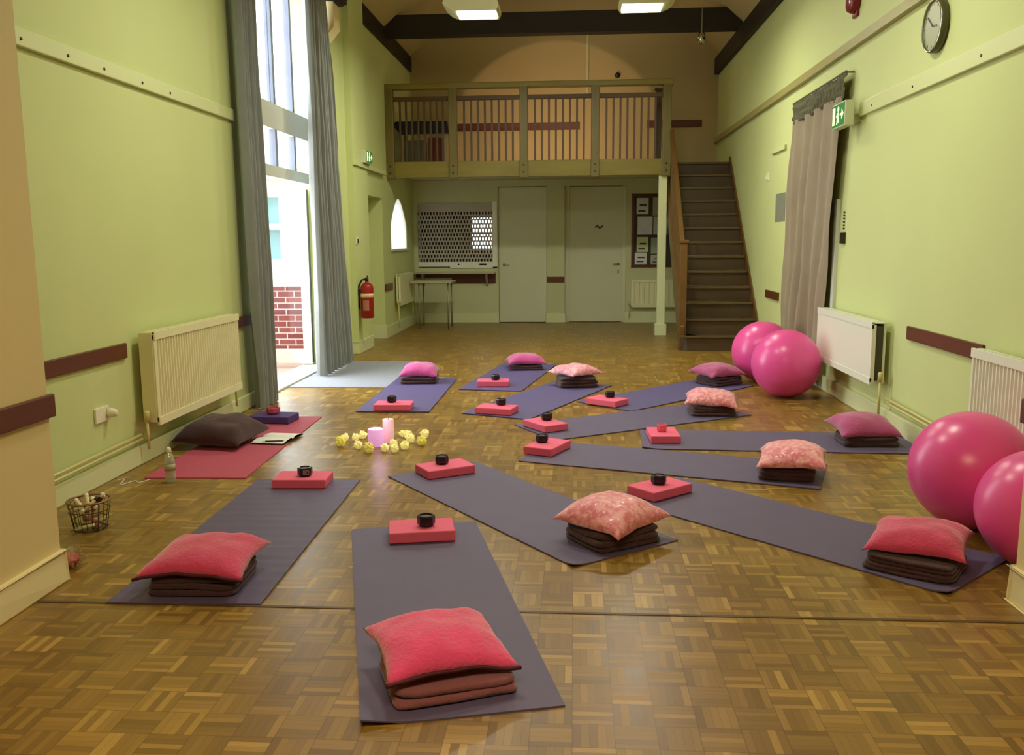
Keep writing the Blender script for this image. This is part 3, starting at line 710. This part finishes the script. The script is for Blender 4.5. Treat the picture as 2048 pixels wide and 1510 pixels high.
tag(MB().lathe([(0, 0), (.045, 0), (.04, .03), (0, .04)], 16).build('wall_vent', M_black, loc=(.71, YB, 4.09), rot=(pi / 2, 0, 0), smooth=True), 'small black round fitting high on the gable wall above the railing', 'fitting')

# ------------------------------------------------------------------ ceiling lights
def ceiling_light(label, x, y, z, s):
    t = thing('ceiling_light', label, 'light', (x, y, z), 0)
    MB().prism([(-.28 * s + .21, .03), (-.28 * s - .21, .03), (-.32 * s - .3, .12), (-.3 * s - .26, .36), (-.22 * s + .12, .36), (-.2 * s + .21, .1)] if False else
               [(-.22, .02), (.22, .02), (.24, .06), (.24 - .0, .1), (.16, .34), (-.3, .34), (-.36, .1), (-.3, .05)] if s > 0 else
               [(.22, .02), (.3, .05), (.36, .1), (.3, .34), (-.16, .34), (-.24, .1), (-.24, .06), (-.22, .02)], 0, .42).build('housing', M_lampbody, t)
    MB().box(-.21, .21, .02, .31, 0, .022).build('diffuser', M_lamp, t)
    zr = ZW + .22 + ((x - XL) if x < RX else (XR - x)) * PITCH - z
    for yy in (.08, .34): MB().tube([(0, yy, .34), (0, yy, zr)], .008).build('hanger', M_steel, t)
    return t
ceiling_light('lit box lamp hanging left of centre above the dark tie beam', -1.06, 10.0, 3.83, 1)
ceiling_light('lit box lamp hanging right of centre above the dark tie beam', .72, 10.0, 3.86, -1)
sl = thing('spotlight', 'small silver spot lamp hanging under the right part of the tie beam', 'light', (1.78, 13.26, 4.12))
MB().tube([(0, 0, .16), (0, 0, .5)], .006).build('cable', M_steel, sl)
MB().lathe([(0, 0), (.05, 0), (.055, .1), (.035, .16), (0, .17)], 16).build('shade', M_chrome, sl, True)

# ------------------------------------------------------------------ mats
def mat_mesh(L, W, th, seed, curl=None, ribs=0):
    nx, ny = 60, 20; top = []; 
    for j in range(ny + 1):
        for i in range(nx + 1):
            u, v = i / nx, j / ny; x = (u - .5) * L; y = (v - .5) * W
            z = .0012 * (1 + noise.noise(Vector((x * 4, y * 4, seed))))
            if ribs: z += .0045 * (1 + sin(x * ribs)) * .5 * (.55 + .45 * noise.noise(Vector((x * 3, 0, seed))))
            if curl:
                cx_, cy_, rad, h = curl
                d = math.hypot(x - cx_ * L / 2, y - cy_ * W / 2)
                if d < rad: z += h * (1 - d / rad) ** 2
            top.append((x, y, z))
    n = len(top); vs = [(x, y, z + th) for x, y, z in top] + [(x, y, z if curl and z > .006 else 0) for x, y, z in top]; fs = []
    s = nx + 1
    for j in range(ny):
        for i in range(nx):
            k = j * s + i; fs.append((k, k + 1, k + s + 1, k + s)); fs.append((n + k, n + k + s, n + k + s + 1, n + k + 1))
    per = [i for i in range(nx)] + [nx + j * s for j in range(ny)] + [ny * s + nx - i for i in range(nx)] + [(ny - j) * s for j in range(ny)]
    for a, b in zip(per, per[1:] + per[:1]): fs.append((a, a + n, b + n, b))
    return MB().add(vs, fs)
# key: (x, y, yaw, label)
MATS_ = {
 'A': (-.554, 3.347, 104.8, 'purple yoga mat nearest the camera, under the big hot pink cushion'),
 'B': (-1.549, 4.150, 91.4, 'purple ribbed yoga mat at front left, beside the red mat'),
 'C': (-.311, 4.621, 127.5, 'purple yoga mat running diagonally just right of the nearest mat'),
 'D': (1.055, 4.341, 134.6, 'purple yoga mat running diagonally to the right pier'),
 'E': (.62, 5.57, 161.5, 'purple yoga mat under the overhanging salmon sequin cushion at right'),
 'F': (1.40, 6.21, 177.5, 'purple yoga mat lying straight across towards the right radiator pipes'),
 'G': (.488, 6.930, 32.1, 'purple yoga mat under the pale salmon sequin cushion in front of the far balls'),
 'H': (.885, 8.17, 46.8, 'purple yoga mat reaching to the far pair of pink balls'),
 'I': (-.273, 7.876, 66.9, 'purple yoga mat under the pale pink sequin cushion in the middle distance'),
 'J': (-.644, 9.202, 80.8, 'farthest purple yoga mat, in the centre of the hall'),
 'K': (-1.503, 8.114, 90.1, 'purple yoga mat next to the grey door mat'),
}
for i, (k, (x, y, a, lab)) in enumerate(MATS_.items()):
    cu = (-1, -1, .17, .02)
    m = mat_mesh(1.84, .615, .005, i * 3.1, {'A': (-1, 1, .22, .022), 'F': (1, 1, .16, .012), 'D': (-1, 1, .12, .014), 'C': (-1, 1, .1, .012)}.get(k), 62 if k == 'B' else 0)
    o = m.build('yoga_mat', M_mat_day if k in 'JKIH' else M_mat_lamp, loc=(x, y, .0004 * i), rot=(0, 0, R(a)))
    tag(o, lab, 'yoga mat', 'purple yoga mats fanned out around the candles')
o = mat_mesh(1.9, .615, .005, 77).build('yoga_mat', M_redmat, loc=(-2.31, 6.025, 0), rot=(0, 0, R(92.1)))
tag(o, 'red yoga mat along the left wall under the brown cushion', 'yoga mat')
o = MB().box(-.48, .48, -.95, .95, 0, .008).build('door_mat', M_rug, loc=(-2.295, 9.38, 0), bevel=.003)
tag(o, 'large grey carpet mat on the floor at the open glazed door', 'mat')

# ------------------------------------------------------------------ blocks and candle holders
def block_mesh(): return MB().box(-.155, .155, -.103, .103, 0, .052)
BL = {'A': (-.725, 4.075, 11.8), 'B': (-1.573, 4.96, 2.5), 'C': (-.778, 5.244, 33), 'D': (.481, 4.854, 42), 'E': (-.173, 5.845, 66), 'F': (.635, 6.24, 92),
      'G': (-.21, 6.572, 126), 'H': (.288, 7.58, 144), 'I': (-.628, 7.173, 165), 'J': (-.78, 8.56, 2), 'K': (-1.508, 7.30, 2)}
HO = {'A': (-.70, 4.07), 'B': (-1.557, 4.95), 'C': (-.80, 5.26), 'D': (.475, 4.86), 'E': (-.21, 5.87), 'F': (.625, 6.24), 'G': (-.2, 6.62), 'H': (.315, 7.62), 'I': (-.595, 7.23), 'J': (-.76, 8.56), 'K': (-1.53, 7.32)}
WHERE = {'A': 'at the far end of the nearest mat', 'B': 'on the ribbed front left mat', 'C': 'on the diagonal mat right of the nearest mat', 'D': 'on the mat running to the right pier',
         'E': 'on the mat with the overhanging salmon cushion', 'F': 'on the mat lying straight across at right', 'G': 'on the mat with the pale salmon sequin cushion',
         'H': 'on the mat reaching the far pair of balls', 'I': 'on the mat with the pale pink sequin cushion', 'J': 'on the farthest mat', 'K': 'on the mat next to the grey door mat'}
b0 = None
for i, (k, (x, y, a)) in enumerate(BL.items()):
    if b0 is None: o = b0 = block_mesh().build('yoga_block', M_block, bevel=.006)
    else: o = b0.copy(); C.objects.link(o)
    o.location = (x, y, .0085 + .0004 * i); o.rotation_euler = (0, 0, R(a))
    tag(o, 'coral pink foam block ' + WHERE[k], 'yoga block', 'coral foam blocks')
o = MB().box(-.165, .165, -.11, .11, 0, .055).build('yoga_block', M_pblock, loc=(-2.36, 6.77, .0085), rot=(0, 0, R(-5)), bevel=.006)
tag(o, 'dark purple foam block at the far end of the red mat', 'yoga block')
def holder(lab, loc, rz, m, group, plaque=False, kk=1):
    t = thing('candle_holder', lab, 'candle holder', loc, rz, group)
    MB().lathe([(0, 0), (.032 * kk, 0), (.043 * kk, .012), (.043 * kk, .045), (.039 * kk, .052), (.031 * kk, .052), (.031 * kk, .028), (0, .028)], 8).build('cup', m, t)
    MB().lathe([(0, .031), (.028 * kk, .031), (.028 * kk, .046), (.006, .045), (0, .045)], 14).build('candle', M_mauve if m is M_blackm else m, t)
    if plaque:
        pl_ = MB().box(-.016, .02, -.0425, -.039, .014, .042).build('label_plaque', mat('silver grey plaque', (128, 118, 116), .5), t)
        MB().box(.006, .014, -.0435, -.0425, .02, .032).build('label_mark', M_black, pl_)
    return t
for i, (k, (x, y)) in enumerate(HO.items()):
    z = .0608 + .0004 * i
    if k == 'F': holder('small coral red candle cup ' + 'on the block of the mat lying straight across', (x, y, z), .3, M_block, None, kk=.85)
    else: holder('black faceted candle holder on the block ' + WHERE[k].replace('at the far end of', 'of').replace('on the', 'of the', 1), (x, y, z), .2 + i, M_blackm, 'black candle holders on the blocks', k == 'B') if k != 'B' else holder('small black candle holder with grey front plaque on the ribbed front left mat block', (x, y, z), pi / 8, M_blackm, 'black candle holders on the blocks', True)
holder('small red candle cup on the purple block of the red mat', (-2.37, 6.79, .0636), .3, M_redmat, None, kk=1.2)

# ------------------------------------------------------------------ cushions and blankets
def cushion_mesh(a, b, t, seed, droop=0, wr=.012, low=.5):
    n = 30; vs = []; fs = []
    def pos(u, v, sgn):
        x = a * u * (1 - .10 * (1 - v * v) * abs(u) ** 2.5); y = b * v * (1 - .10 * (1 - u * u) * abs(v) ** 2.5)
        e = max(0, (1 - abs(u) ** 2.6)) * max(0, (1 - abs(v) ** 2.6))
        h = t * e ** .55
        nn = noise.noise(Vector((x * 7, y * 7, seed))) * wr + noise.noise(Vector((x * 18, y * 18, seed + 9))) * wr * .35
        z = (h + nn * min(1, e * 3)) if sgn > 0 else -h * low
        z -= droop * (abs(u) ** 3 + abs(v) ** 3) * .5
        z += .012 * noise.noise(Vector((u * 2, v * 2, seed + 5)))
        return (x, y, z)
    for sgn in (1, -1):
        o = len(vs)
        for j in range(n + 1):
            for i in range(n + 1): vs.append(pos(2 * i / n - 1, 2 * j / n - 1, sgn))
        for j in range(n):
            for i in range(n):
                k = o + j * (n + 1) + i; f = (k, k + 1, k + n + 2, k + n + 1); fs.append(f if sgn > 0 else f[::-1])
    m = MB().add(vs, fs); m.edge = [pos(2 * i / n - 1, -1, 1) for i in range(n + 1)]; return m
def blanket_mesh(w, d, h, layers, seed):
    m = MB(); lh = h / layers
    for k in range(layers):
        n = 40; z0 = k * lh; ww = w * (1 - .03 * k) + .01 * noise.noise(Vector((k, seed, 1))); dd = d * (1 - .03 * k)
        ox, oy = .012 * noise.noise(Vector((k * 3.3, seed, 4))), .012 * noise.noise(Vector((k * 2.1, seed, 7)))
        prof = [(0, .0), (.94, 0), (.985, .2), (1, .5), (.985, .82), (.94, 1), (0, 1)]; vs = []; fs = []
        for r, zz in prof:
            for q in range(n):
                a = 2 * pi * q / n; c, s = cos(a), sin(a); e = .22
                sx = abs(c) ** e * (1 if c > 0 else -1); sy = abs(s) ** e * (1 if s > 0 else -1)
                x, y = r * sx * ww / 2 + ox, r * sy * dd / 2 + oy
                wob = .008 * noise.noise(Vector((x * 9, y * 9, seed + k * 5)))
                zb = z0 + zz * lh * .97 + (wob if zz > 0 else (wob if k else 0)) 
                vs.append((x + wob, y + wob, max(0, zb)))
        for i in range(len(prof) - 1):
            for q in range(n): fs.append((i * n + q, i * n + (q + 1) % n, (i + 1) * n + (q + 1) % n, (i + 1) * n + q))
        m.add(vs, fs)
    return m
# key: cushion x, y, yaw, half a, half b, thickness, material, tilt(x,y), blanket dx,dy,yaw,w,d,h
CU = {
 'A': (-.435, 2.72, 24, .215, .195, .07, M_pinkp, (3, 2), .03, -.04, 21, .4, .34, .055, M_blank2, 'hot pink plush cushion on the mat nearest the camera', 'russet brown folded blanket under the nearest cushion'),
 'B': (-1.53, 3.47, 2, .22, .205, .07, M_crim, (2, 0), 0, -.02, 2, .37, .33, .07, M_blank, 'crimson plush cushion on the ribbed front left mat', 'dark brown folded blanket on the ribbed front left mat'),
 'C': (.185, 4.09, 50, .215, .2, .085, M_glit, (2, -2), 0, -.02, 34, .36, .32, .075, M_blank, 'salmon sequin cushion on the diagonal mat right of the nearest mat', 'dark brown folded blanket under the nearest salmon sequin cushion'),
 'D': (1.50, 3.835, 62, .185, .205, .075, M_crim, (-3, -4), -.03, -.055, 56, .33, .37, .062, M_blank, 'crimson plush cushion sliding off its blanket beside the right pier', 'loosely folded brown blanket beside the right pier'),
 'E': (1.3, 5.27, 75, .2, .2, .08, M_glit, (-2, -4), -.03, .02, 80, .33, .33, .07, M_blank, 'salmon sequin cushion overhanging the mat end in front of the largest pink ball', 'dark brown folded blanket under the overhanging salmon cushion'),
 'F': (2.0, 6.2, 4, .21, .19, .085, M_mag, (6, 0), .02, -.03, 0, .37, .3, .06, M_blank, 'magenta plush cushion at the right end of the mat lying straight across', 'dark folded blanket near the right wall at the end of the straight mat'),
 'G': (1.12, 7.24, -8, .215, .2, .085, M_glit, (3, 3), 0, -.02, 0, .36, .32, .07, M_blank, 'pale salmon sequin cushion in front of the far pink balls', 'dark folded blanket under the pale salmon cushion in front of the far balls'),
 'H': (1.4, 8.76, 30, .21, .2, .08, M_mag, (2, 0), .02, -.02, 35, .37, .33, .075, M_blank, 'dark magenta plush cushion beside the far pair of pink balls', 'loosely folded dark blanket beside the far pair of pink balls'),
 'I': (.02, 8.6, 40, .2, .2, .075, M_glit2, (0, 0), .01, -.02, 10, .38, .33, .09, M_blank, 'pale pink sequin cushion in the middle distance', 'thick dark folded blanket under the pale pink sequin cushion'),
 'J': (-.53, 9.75, 10, .215, .2, .085, M_mag2, (0, 0), 0, -.02, 5, .37, .33, .045, M_blank, 'bright magenta cushion on the farthest mat', 'thin dark folded blanket on the farthest mat'),
 'K': (-1.54, 8.78, 3, .195, .19, .09, M_mag2, (2, 0), 0, -.02, 2, .37, .33, .06, M_blank, 'bright magenta cushion on the mat next to the grey door mat', 'dark folded blanket on the mat next to the grey door mat'),
}
for i, (k, (x, y, yaw, a, b, t, m, tl, dx, dy, by, bw, bd, bh, bm_, lab, blab)) in enumerate(CU.items()):
    bz = .0095 + .0004 * i
    o = blanket_mesh(bw, bd, bh, 4 if k == 'D' else 2 if bh < .065 else 3, i * 1.7).build('folded_blanket', bm_, smooth=True, loc=(x + dx, y + dy, bz), rot=(0, 0, R(by)))
    tag(o, blab, 'blanket', 'folded blankets under the cushions')
    o = cushion_mesh(a, b, t, i * 2.3 + 1, .018 if k != 'I' else .0, .012, .3).build('cushion', m, smooth=True, loc=(x, y, bz + bh + t * .3 + .012 + {'A': .016, 'D': .01, 'E': .009, 'F': .008}.get(k, 0)), rot=(R(tl[0]), R(tl[1]), R(yaw)))
    tag(o, lab, 'cushion', 'pink cushions on the folded blankets')
    if k in 'AB':
        e = cushion_mesh(a, b, t, i * 2.3 + 1, .018, .012, .3).edge
        MB().tube([(p_[0], p_[1], p_[2]) for p_ in e], .0075, 6).build('zip_edge', M_seam, o, True)
o = cushion_mesh(.25, .25, .12, 33, .02, .015, .5).build('floor_cushion', M_plum, smooth=True, loc=(-2.47, 6.0, .085), rot=(R(3), R(2), R(-7)))
tag(o, 'large dark brown floor cushion on the red mat against the left baseboard', 'cushion')

# ------------------------------------------------------------------ balls
RB = .303
def ball_mesh():
    prof = [(RB * sin(pi * i / 40), -RB * cos(pi * i / 40)) for i in range(41)]
    prof = [(r if 0 < i < 40 else 0, z) for i, (r, z) in enumerate(prof)]
    return MB().lathe(prof, 64)
BA = [(1.895, 8.05, .303, 'pink exercise ball in front of the flat radiator, nearer of the far pair'), (1.875, 8.95, .3, 'pink exercise ball by the taupe curtain, farther of the far pair'),
      (1.935, 4.37, .285, 'large pink exercise ball in front of the ribbed white radiator'), (1.985, 3.80, .258, 'pink exercise ball partly hidden by the right pier')]
b1 = None
for x, y, r, lab in BA:
    if b1 is None:
        b1 = o = ball_mesh().build('exercise_ball', M_ball, smooth=True)
        MB().lathe([(0, 0), (.012, 0), (.012, .004), (0, .005)], 12).build('valve_plug', M_white, b1, loc=(-.12, .05, -.277), rot=(pi, .45, 0))
    else: o = copy_tree(b1)
    o.location = (x, y, r); o.scale = (r / RB,) * 3; tag(o, lab, 'exercise ball', 'pink exercise balls')
    o.rotation_euler = (0, 0, x * 9)

# ------------------------------------------------------------------ candles and flower lights in the middle
t = thing('pillar_candle', 'wide lilac glowing pillar candle at the front of the floor display', 'candle', (-1.37, 5.985, 0))
MB().lathe([(0, 0), (.052, 0), (.054, .004), (.054, .116), (.05, .122), (.04, .116), (0, .112)], 28).build('wax', M_lilac, t, True)
MB().tube([(0, 0, .11), (.002, 0, .128)], .002, 6).build('wick', M_black, t)
t = thing('pillar_candle', 'taller slim peach candle behind the wide lilac one', 'candle', (-1.305, 6.1, 0))
MB().lathe([(0, 0), (.038, 0), (.039, .004), (.039, .164), (.036, .168), (.028, .162), (0, .16)], 28).build('wax', M_peach, t, True)
MB().tube([(0, 0, .16), (.002, 0, .174)], .002, 6).build('wick', M_black, t)
def flower_mesh(seed):
    rnd = random.Random(seed); m = MB(); bm = bmesh.new(); bmesh.ops.create_icosphere(bm, subdivisions=3, radius=.027)
    for v in bm.verts:
        n = v.co.normalized(); v.co += n * (.011 * abs(noise.noise(n * 4 + Vector((seed, 0, 0)))) + .006 * noise.noise(n * 9 + Vector((0, seed, 0))))
    bm.verts.index_update(); vs = [tuple(v.co) for v in bm.verts]; fs = [tuple(v.index for v in f.verts) for f in bm.faces]; bm.free()
    m.add(vs, fs)
    for k in range(9):
        a = rnd.uniform(0, 6.28); e = rnd.uniform(.1, 1.3); d = Vector((cos(a) * cos(e), sin(a) * cos(e), sin(e))); q = d.orthogonal().normalized(); w_ = d.cross(q)
        c = d * .026; tip = d * .041
        m.add([c + q * .012, c + w_ * .012, c - q * .012, c - w_ * .012, tip], [(0, 1, 4), (1, 2, 4), (2, 3, 4), (3, 0, 4)])
    return m
FL = [(-1.61, 5.95, 1.15), (-1.62, 6.11, .9), (-1.55, 6.13, .85), (-1.51, 6.19, .95), (-1.47, 5.88, .95), (-1.37, 5.77, 1.1), (-1.24, 6.27, .8), (-1.19, 6.21, 1.0), (-1.07, 6.25, 1.0), (-1.145, 6.08, 1.05), (-1.05, 6.0, 1.1), (-1.235, 5.93, .9), (-1.27, 5.81, .9), (-1.2, 5.79, .9), (-1.145, 5.87, 1.0)]
FLAB = ['large yellow flower light at the left end of the candle display', 'cream flower light behind the left end of the candle display', 'small cream flower light between the left end and the lone back one', 'lone cream flower light behind and left of the lilac candle',
        'pale flower light left of the lilac candle, touching the yellow one in front', 'yellow flower light in front of the lilac candle at its left foot', 'cream flower light just right of the tall candle', 'cream flower light second to the right of the tall candle',
        'cream flower light farthest back at the right end of the display', 'cream flower light in the middle of the right cluster', 'yellow flower light at the right end of the display', 'small cream flower light close to the right foot of the lilac candle',
        'tan flower light at the front right foot of the lilac candle', 'tan flower light second from the lilac candle along the front right', 'cream flower light third from the lilac candle along the front right']
for i, ((x, y, s), lab) in enumerate(zip(FL, FLAB)):
    o = flower_mesh(i + 1).build('flower_light', M_flower2 if i in (0, 5, 10) else M_flower, smooth=False, loc=(x, y, .031 * s), rot=(0, 0, i * 1.3)); o.scale = (s, s, s)
    tag(o, lab, 'flower light', 'flower lights around the candles')

# ------------------------------------------------------------------ small things by the red mat and the left pier
t = thing('water_bottle', 'clear plastic water bottle standing at the near corner of the red mat', 'bottle', (-2.385, 4.99, 0))
MB().lathe([(0, .004), (.026, 0), (.031, .008), (.031, .05), (.028, .06), (.031, .07), (.031, .12), (.029, .14), (.02, .17), (.012, .182), (.012, .19)], 20).build('body', M_bottle, t, True)
MB().lathe([(0, .006), (.028, .006), (.028, .1), (0, .1)], 20).build('water', M_water, t, True)
MB().lathe([(.0315, .075), (.0318, .075), (.0318, .115), (.0315, .115)], 20, cap=False).build('label_sleeve', mat('pale bottle label', (176, 168, 130), .4), t, True)
MB().lathe([(0, .2), (.006, .215), (.013, .205), (.015, .185), (.013, .183)][::-1], 16).build('cap', M_white, t, True)
t = thing('notebook', 'open notebook with blank white pages on the red mat by the brown cushion', 'notebook', (-2.12, 6.13, .0085), R(-6))
MB().box(-.125, .125, -.17, .17, 0, .006).build('cover', M_black, t)
pg_ = MB()
for s in (0, 1):
    vs = []; fs = []; n = 10
    for j in range(n + 1):
        f = j / n; yy = -.165 + .33 * f; zz = .008 + .012 * sin(pi * min(1, abs(f - .5) * 2) ** .6) 
        vs += [(-.12, yy, zz), (.12, yy, zz)]
    if s == 0:
        for j in range(n): fs.append((2 * j, 2 * j + 1, 2 * j + 3, 2 * j + 2))
        b_ = len(vs); vs += [(-.12, -.165, .006), (.12, -.165, .006), (.12, .165, .006), (-.12, .165, .006)]
        fs += [(0, 1, b_ + 1, b_), (2 * n, 2 * n + 1, b_ + 2, b_ + 3), (b_, b_ + 1, b_ + 2, b_ + 3)]
        pg_.add(vs, fs)
pg_.build('pages', M_paper, t)
t = thing('pen', 'dark pen lying across the near edge of the open notebook', 'pen', (-2.10, 5.985, .0275), R(12))
MB().tube([(-.06, 0, 0), (.06, 0, 0), (.075, 0, 0)], [.005, .005, .001], 8).build('barrel', M_bronze, t, True); MB().tube([(-.075, 0, 0), (-.055, 0, 0)], .0055, 8).build('pen_cap', M_white, t, True)
cb = MB(); pts = [(-2.72 + .2 * i / 24, 4.98 + .04 * sin(i * .6) + .03 * cos(i * .31), .003) for i in range(25)]
cb.tube(pts, .0025, 6)
tag(cb.build('cable', M_white, smooth=True), 'thin white cable curled on the floor left of the water bottle', 'cable')
# wire basket with tubes
bk = thing('wire_basket', 'small round wire basket on the floor beside the left pier', 'basket', (-2.4, 4.13, 0))
bb = MB()
for z, r in ((.004, .075), (.05, .085), (.1, .095), (.145, .1)): bb.tube([(r * cos(2 * pi * k / 32), r * sin(2 * pi * k / 32), z) for k in range(33)], .0022, 6, cap=False)
for k in range(20):
    a = 2 * pi * k / 20; bb.tube([(.075 * cos(a), .075 * sin(a), .004), (.1 * cos(a), .1 * sin(a), .145)], .0016, 5)
for k in range(-3, 4): bb.tube([(k * .022, -.07, .004), (k * .022, .07, .004)], .0016, 5)
bb.build('wires', M_bronze, bk, True)
rr = MB().tube([(.1 * cos(2 * pi * k / 32), .1 * sin(2 * pi * k / 32), .147) for k in range(33)], .005, 8, cap=False); rr.build('rim', mat('copper rim', (140, 96, 64), .4, metal=.3), bk, True)
cols = [((226, 216, 170), 'cream'), ((150, 96, 70), 'copper'), ((64, 40, 30), 'dark brown'), ((206, 196, 150), 'pale'), ((170, 110, 90), 'terracotta')]
TB = [(-.05, -.02, .11, .5, 2.6, 0, 'cream tube lying highest at the back left of the wire basket'), (-.055, -.05, .1, .3, .4, 3, 'pale tube at the left rim of the wire basket'), (-.02, .02, .12, .7, 2.2, 0, 'cream tube in the centre of the wire basket'),
      (.02, -.02, .115, .6, 1.0, 3, 'pale tube leaning right in the middle of the wire basket'), (.05, .03, .12, 1.0, .3, 2, 'dark brown tube sticking up highest at the right of the wire basket'), (.055, -.03, .1, .4, 5.4, 4, 'terracotta tube at the front right of the wire basket'),
      (.0, -.055, .09, .35, 5.0, 1, 'copper tube at the front of the wire basket'), (-.03, .05, .1, .5, 1.6, 2, 'dark brown tube at the back of the wire basket'), (.03, .055, .11, .6, 1.2, 1, 'copper tube at the back right of the wire basket')]
for i, (x, y, z, el, az, ci, lab) in enumerate(TB):
    d = Vector((cos(az) * cos(el), sin(az) * cos(el), sin(el)))
    c = Vector((-2.4 + x * .7, 4.13 + y * .7, z + .01)); o = MB().tube([tuple(-d * .05), tuple(d * .045), tuple(d * .05)], [.0095, .0095, .007], 10).build('tube', mat('tube ' + cols[ci][1], cols[ci][0], .4, .1), smooth=True, loc=c)
    MB().tube([tuple(d * .03), tuple(d * .052)], .0103, 10).build('tube_cap', M_white if ci != 3 else M_bronze, o, True)
    tag(o, lab, 'tube', 'small tubes in the wire basket')
for i, (x, y, z, az, ci, lab) in enumerate([(-.01, -.035, .018, .5, 0, 'cream tube lying at the bottom of the wire basket'), (.02, .015, .018, 2.4, 4, 'terracotta tube lying at the bottom of the wire basket'), (-.01, .03, .05, 1.2, 1, 'copper tube lying in the middle layer of the wire basket'), (.015, -.02, .055, 2.9, 4, 'terracotta tube lying in the middle layer of the wire basket')]):
    d = Vector((cos(az), sin(az), .1)); o = MB().tube([tuple(-d * .045), tuple(d * .045)], .0095, 10).build('tube', mat('tube ' + cols[ci][1], cols[ci][0], .4, .1), smooth=True, loc=(-2.4 + x, 4.13 + y, z)); tag(o, lab, 'tube', 'small tubes in the wire basket')
# crumpled clear bag with pink contents just past the pier corner
t = thing('plastic_bag', 'crumpled clear plastic bag with pink contents behind the left pier corner', 'bag', (-2.195, 3.6, 0))
def lump(r, seed, sq, amp):
    bm = bmesh.new(); bmesh.ops.create_icosphere(bm, subdivisions=3, radius=r)
    for v in bm.verts:
        n = v.co.normalized(); v.co += n * amp * noise.noise(n * 3 + Vector((seed, 2, 0))); v.co.z *= sq
    bm.verts.index_update(); m = MB().add([tuple(v.co) for v in bm.verts], [tuple(v.index for v in f.verts) for f in bm.faces]); bm.free(); return m
lump(.036, 3, .9, .012).build('pink_filling', mat('soft pink paper', (206, 96, 96), .7, .15, 20), t, True, (-.005, 0, .036))
lump(.048, 8, 1.0, .022).build('film', M_clear, t, False, (.008, 0, .05))

# ------------------------------------------------------------------ light
def lamp(name, typ, loc, rot, power, col, size=None, sizey=None, spot=None, blend=.15):
    l = bpy.data.lights.new(name, typ); l.energy = power; l.color = col
    if typ == 'AREA':
        l.shape = 'RECTANGLE'; l.size = size; l.size_y = sizey or size
    else: l.shadow_soft_size = size or .05
    if spot: l.spot_size = spot; l.spot_blend = blend
    o = bpy.data.objects.new(name, l); C.objects.link(o); o.location = loc; o.rotation_euler = rot; return o
HALL = (1, .985, .79)
for x in (-1.06, .72):
    for y in (5.8, 10.2): lamp('hall_lamp', 'AREA', (x, y, 3.8 if x < 0 else 3.83), (0, 0, 0), 46 if y < 8 else 53, HALL, .42, .28)
lamp('daylight', 'AREA', (-3.25, 8.8, 2.3), (0, R(-90), 0), 140, (.9, .96, 1), 3.9, 2.1)
lamp('near_lamp', 'AREA', (-.2, .6, 2.9), (0, 0, 0), 84, (1, .76, .45), 1.2, 1.2)
lamp('loft_spot', 'SPOT', (-.3, 13.68, 2.78), (R(90), 0, 0), 62, (1, .64, .38), .02, spot=R(97), blend=.05)
lamp('loft_fill', 'POINT', (.2, 14.0, 4.6), (0, 0, 0), 9, (1, .84, .6), .2)
lamp('roof_fill', 'POINT', (-.2, 9.5, 4.75), (0, 0, 0), 22, HALL, .3)  # added fill without a fitting, brightens the roof slopes
lamp('candle_glow', 'POINT', (-1.35, 6.0, .22), (0, 0, 0), .6, (1, .6, 1), .05)

wd = bpy.data.worlds.new('sky'); bpy.context.scene.world = wd; wd.use_nodes = True
nt = wd.node_tree; bg = nt.nodes['Background']
sky = nt.nodes.new('ShaderNodeTexSky'); sky.sky_type = 'HOSEK_WILKIE'; sky.turbidity = 6; sky.sun_direction = (-.4, .3, .85)
mx = nt.nodes.new('ShaderNodeMix'); mx.data_type = 'RGBA'; mx.inputs[0].default_value = .85; mx.inputs[7].default_value = (.92, .96, 1, 1)
nt.links.new(sky.outputs[0], mx.inputs[6]); nt.links.new(mx.outputs[2], bg.inputs[0]); bg.inputs[1].default_value = 4.5

# ------------------------------------------------------------------ camera
f_px, ya, pi_, ro = 1782.8, 6.96265217e-02, 1.52299957e-01, -7.03883623e-03
r0 = Vector((cos(ya), sin(ya), 0)); fw = Vector((-sin(ya) * cos(pi_), cos(ya) * cos(pi_), -sin(pi_))); u0 = r0.cross(fw)
ri = cos(ro) * r0 + sin(ro) * u0; up = -sin(ro) * r0 + cos(ro) * u0
cam = bpy.data.cameras.new('camera'); co = bpy.data.objects.new('camera', cam); C.objects.link(co)
M = Matrix((ri, up, -fw)).transposed().to_4x4(); M.translation = Vector((0, 0, 1.405)); co.matrix_world = M
cam.sensor_width = 36; cam.sensor_fit = 'HORIZONTAL'; cam.lens = 36 * f_px / 2048; cam.clip_end = 100; cam.clip_start = .05
sc = bpy.context.scene; sc.camera = co
sc.view_settings.view_transform = 'Standard'; sc.view_settings.look = 'None'; sc.view_settings.exposure = 0; sc.view_settings.gamma = 1
sc.cycles.max_bounces = 8; sc.cycles.diffuse_bounces = 5; sc.cycles.transparent_max_bounces = 12; sc.cycles.sample_clamp_indirect = 6
sc.cycles.use_denoising = True
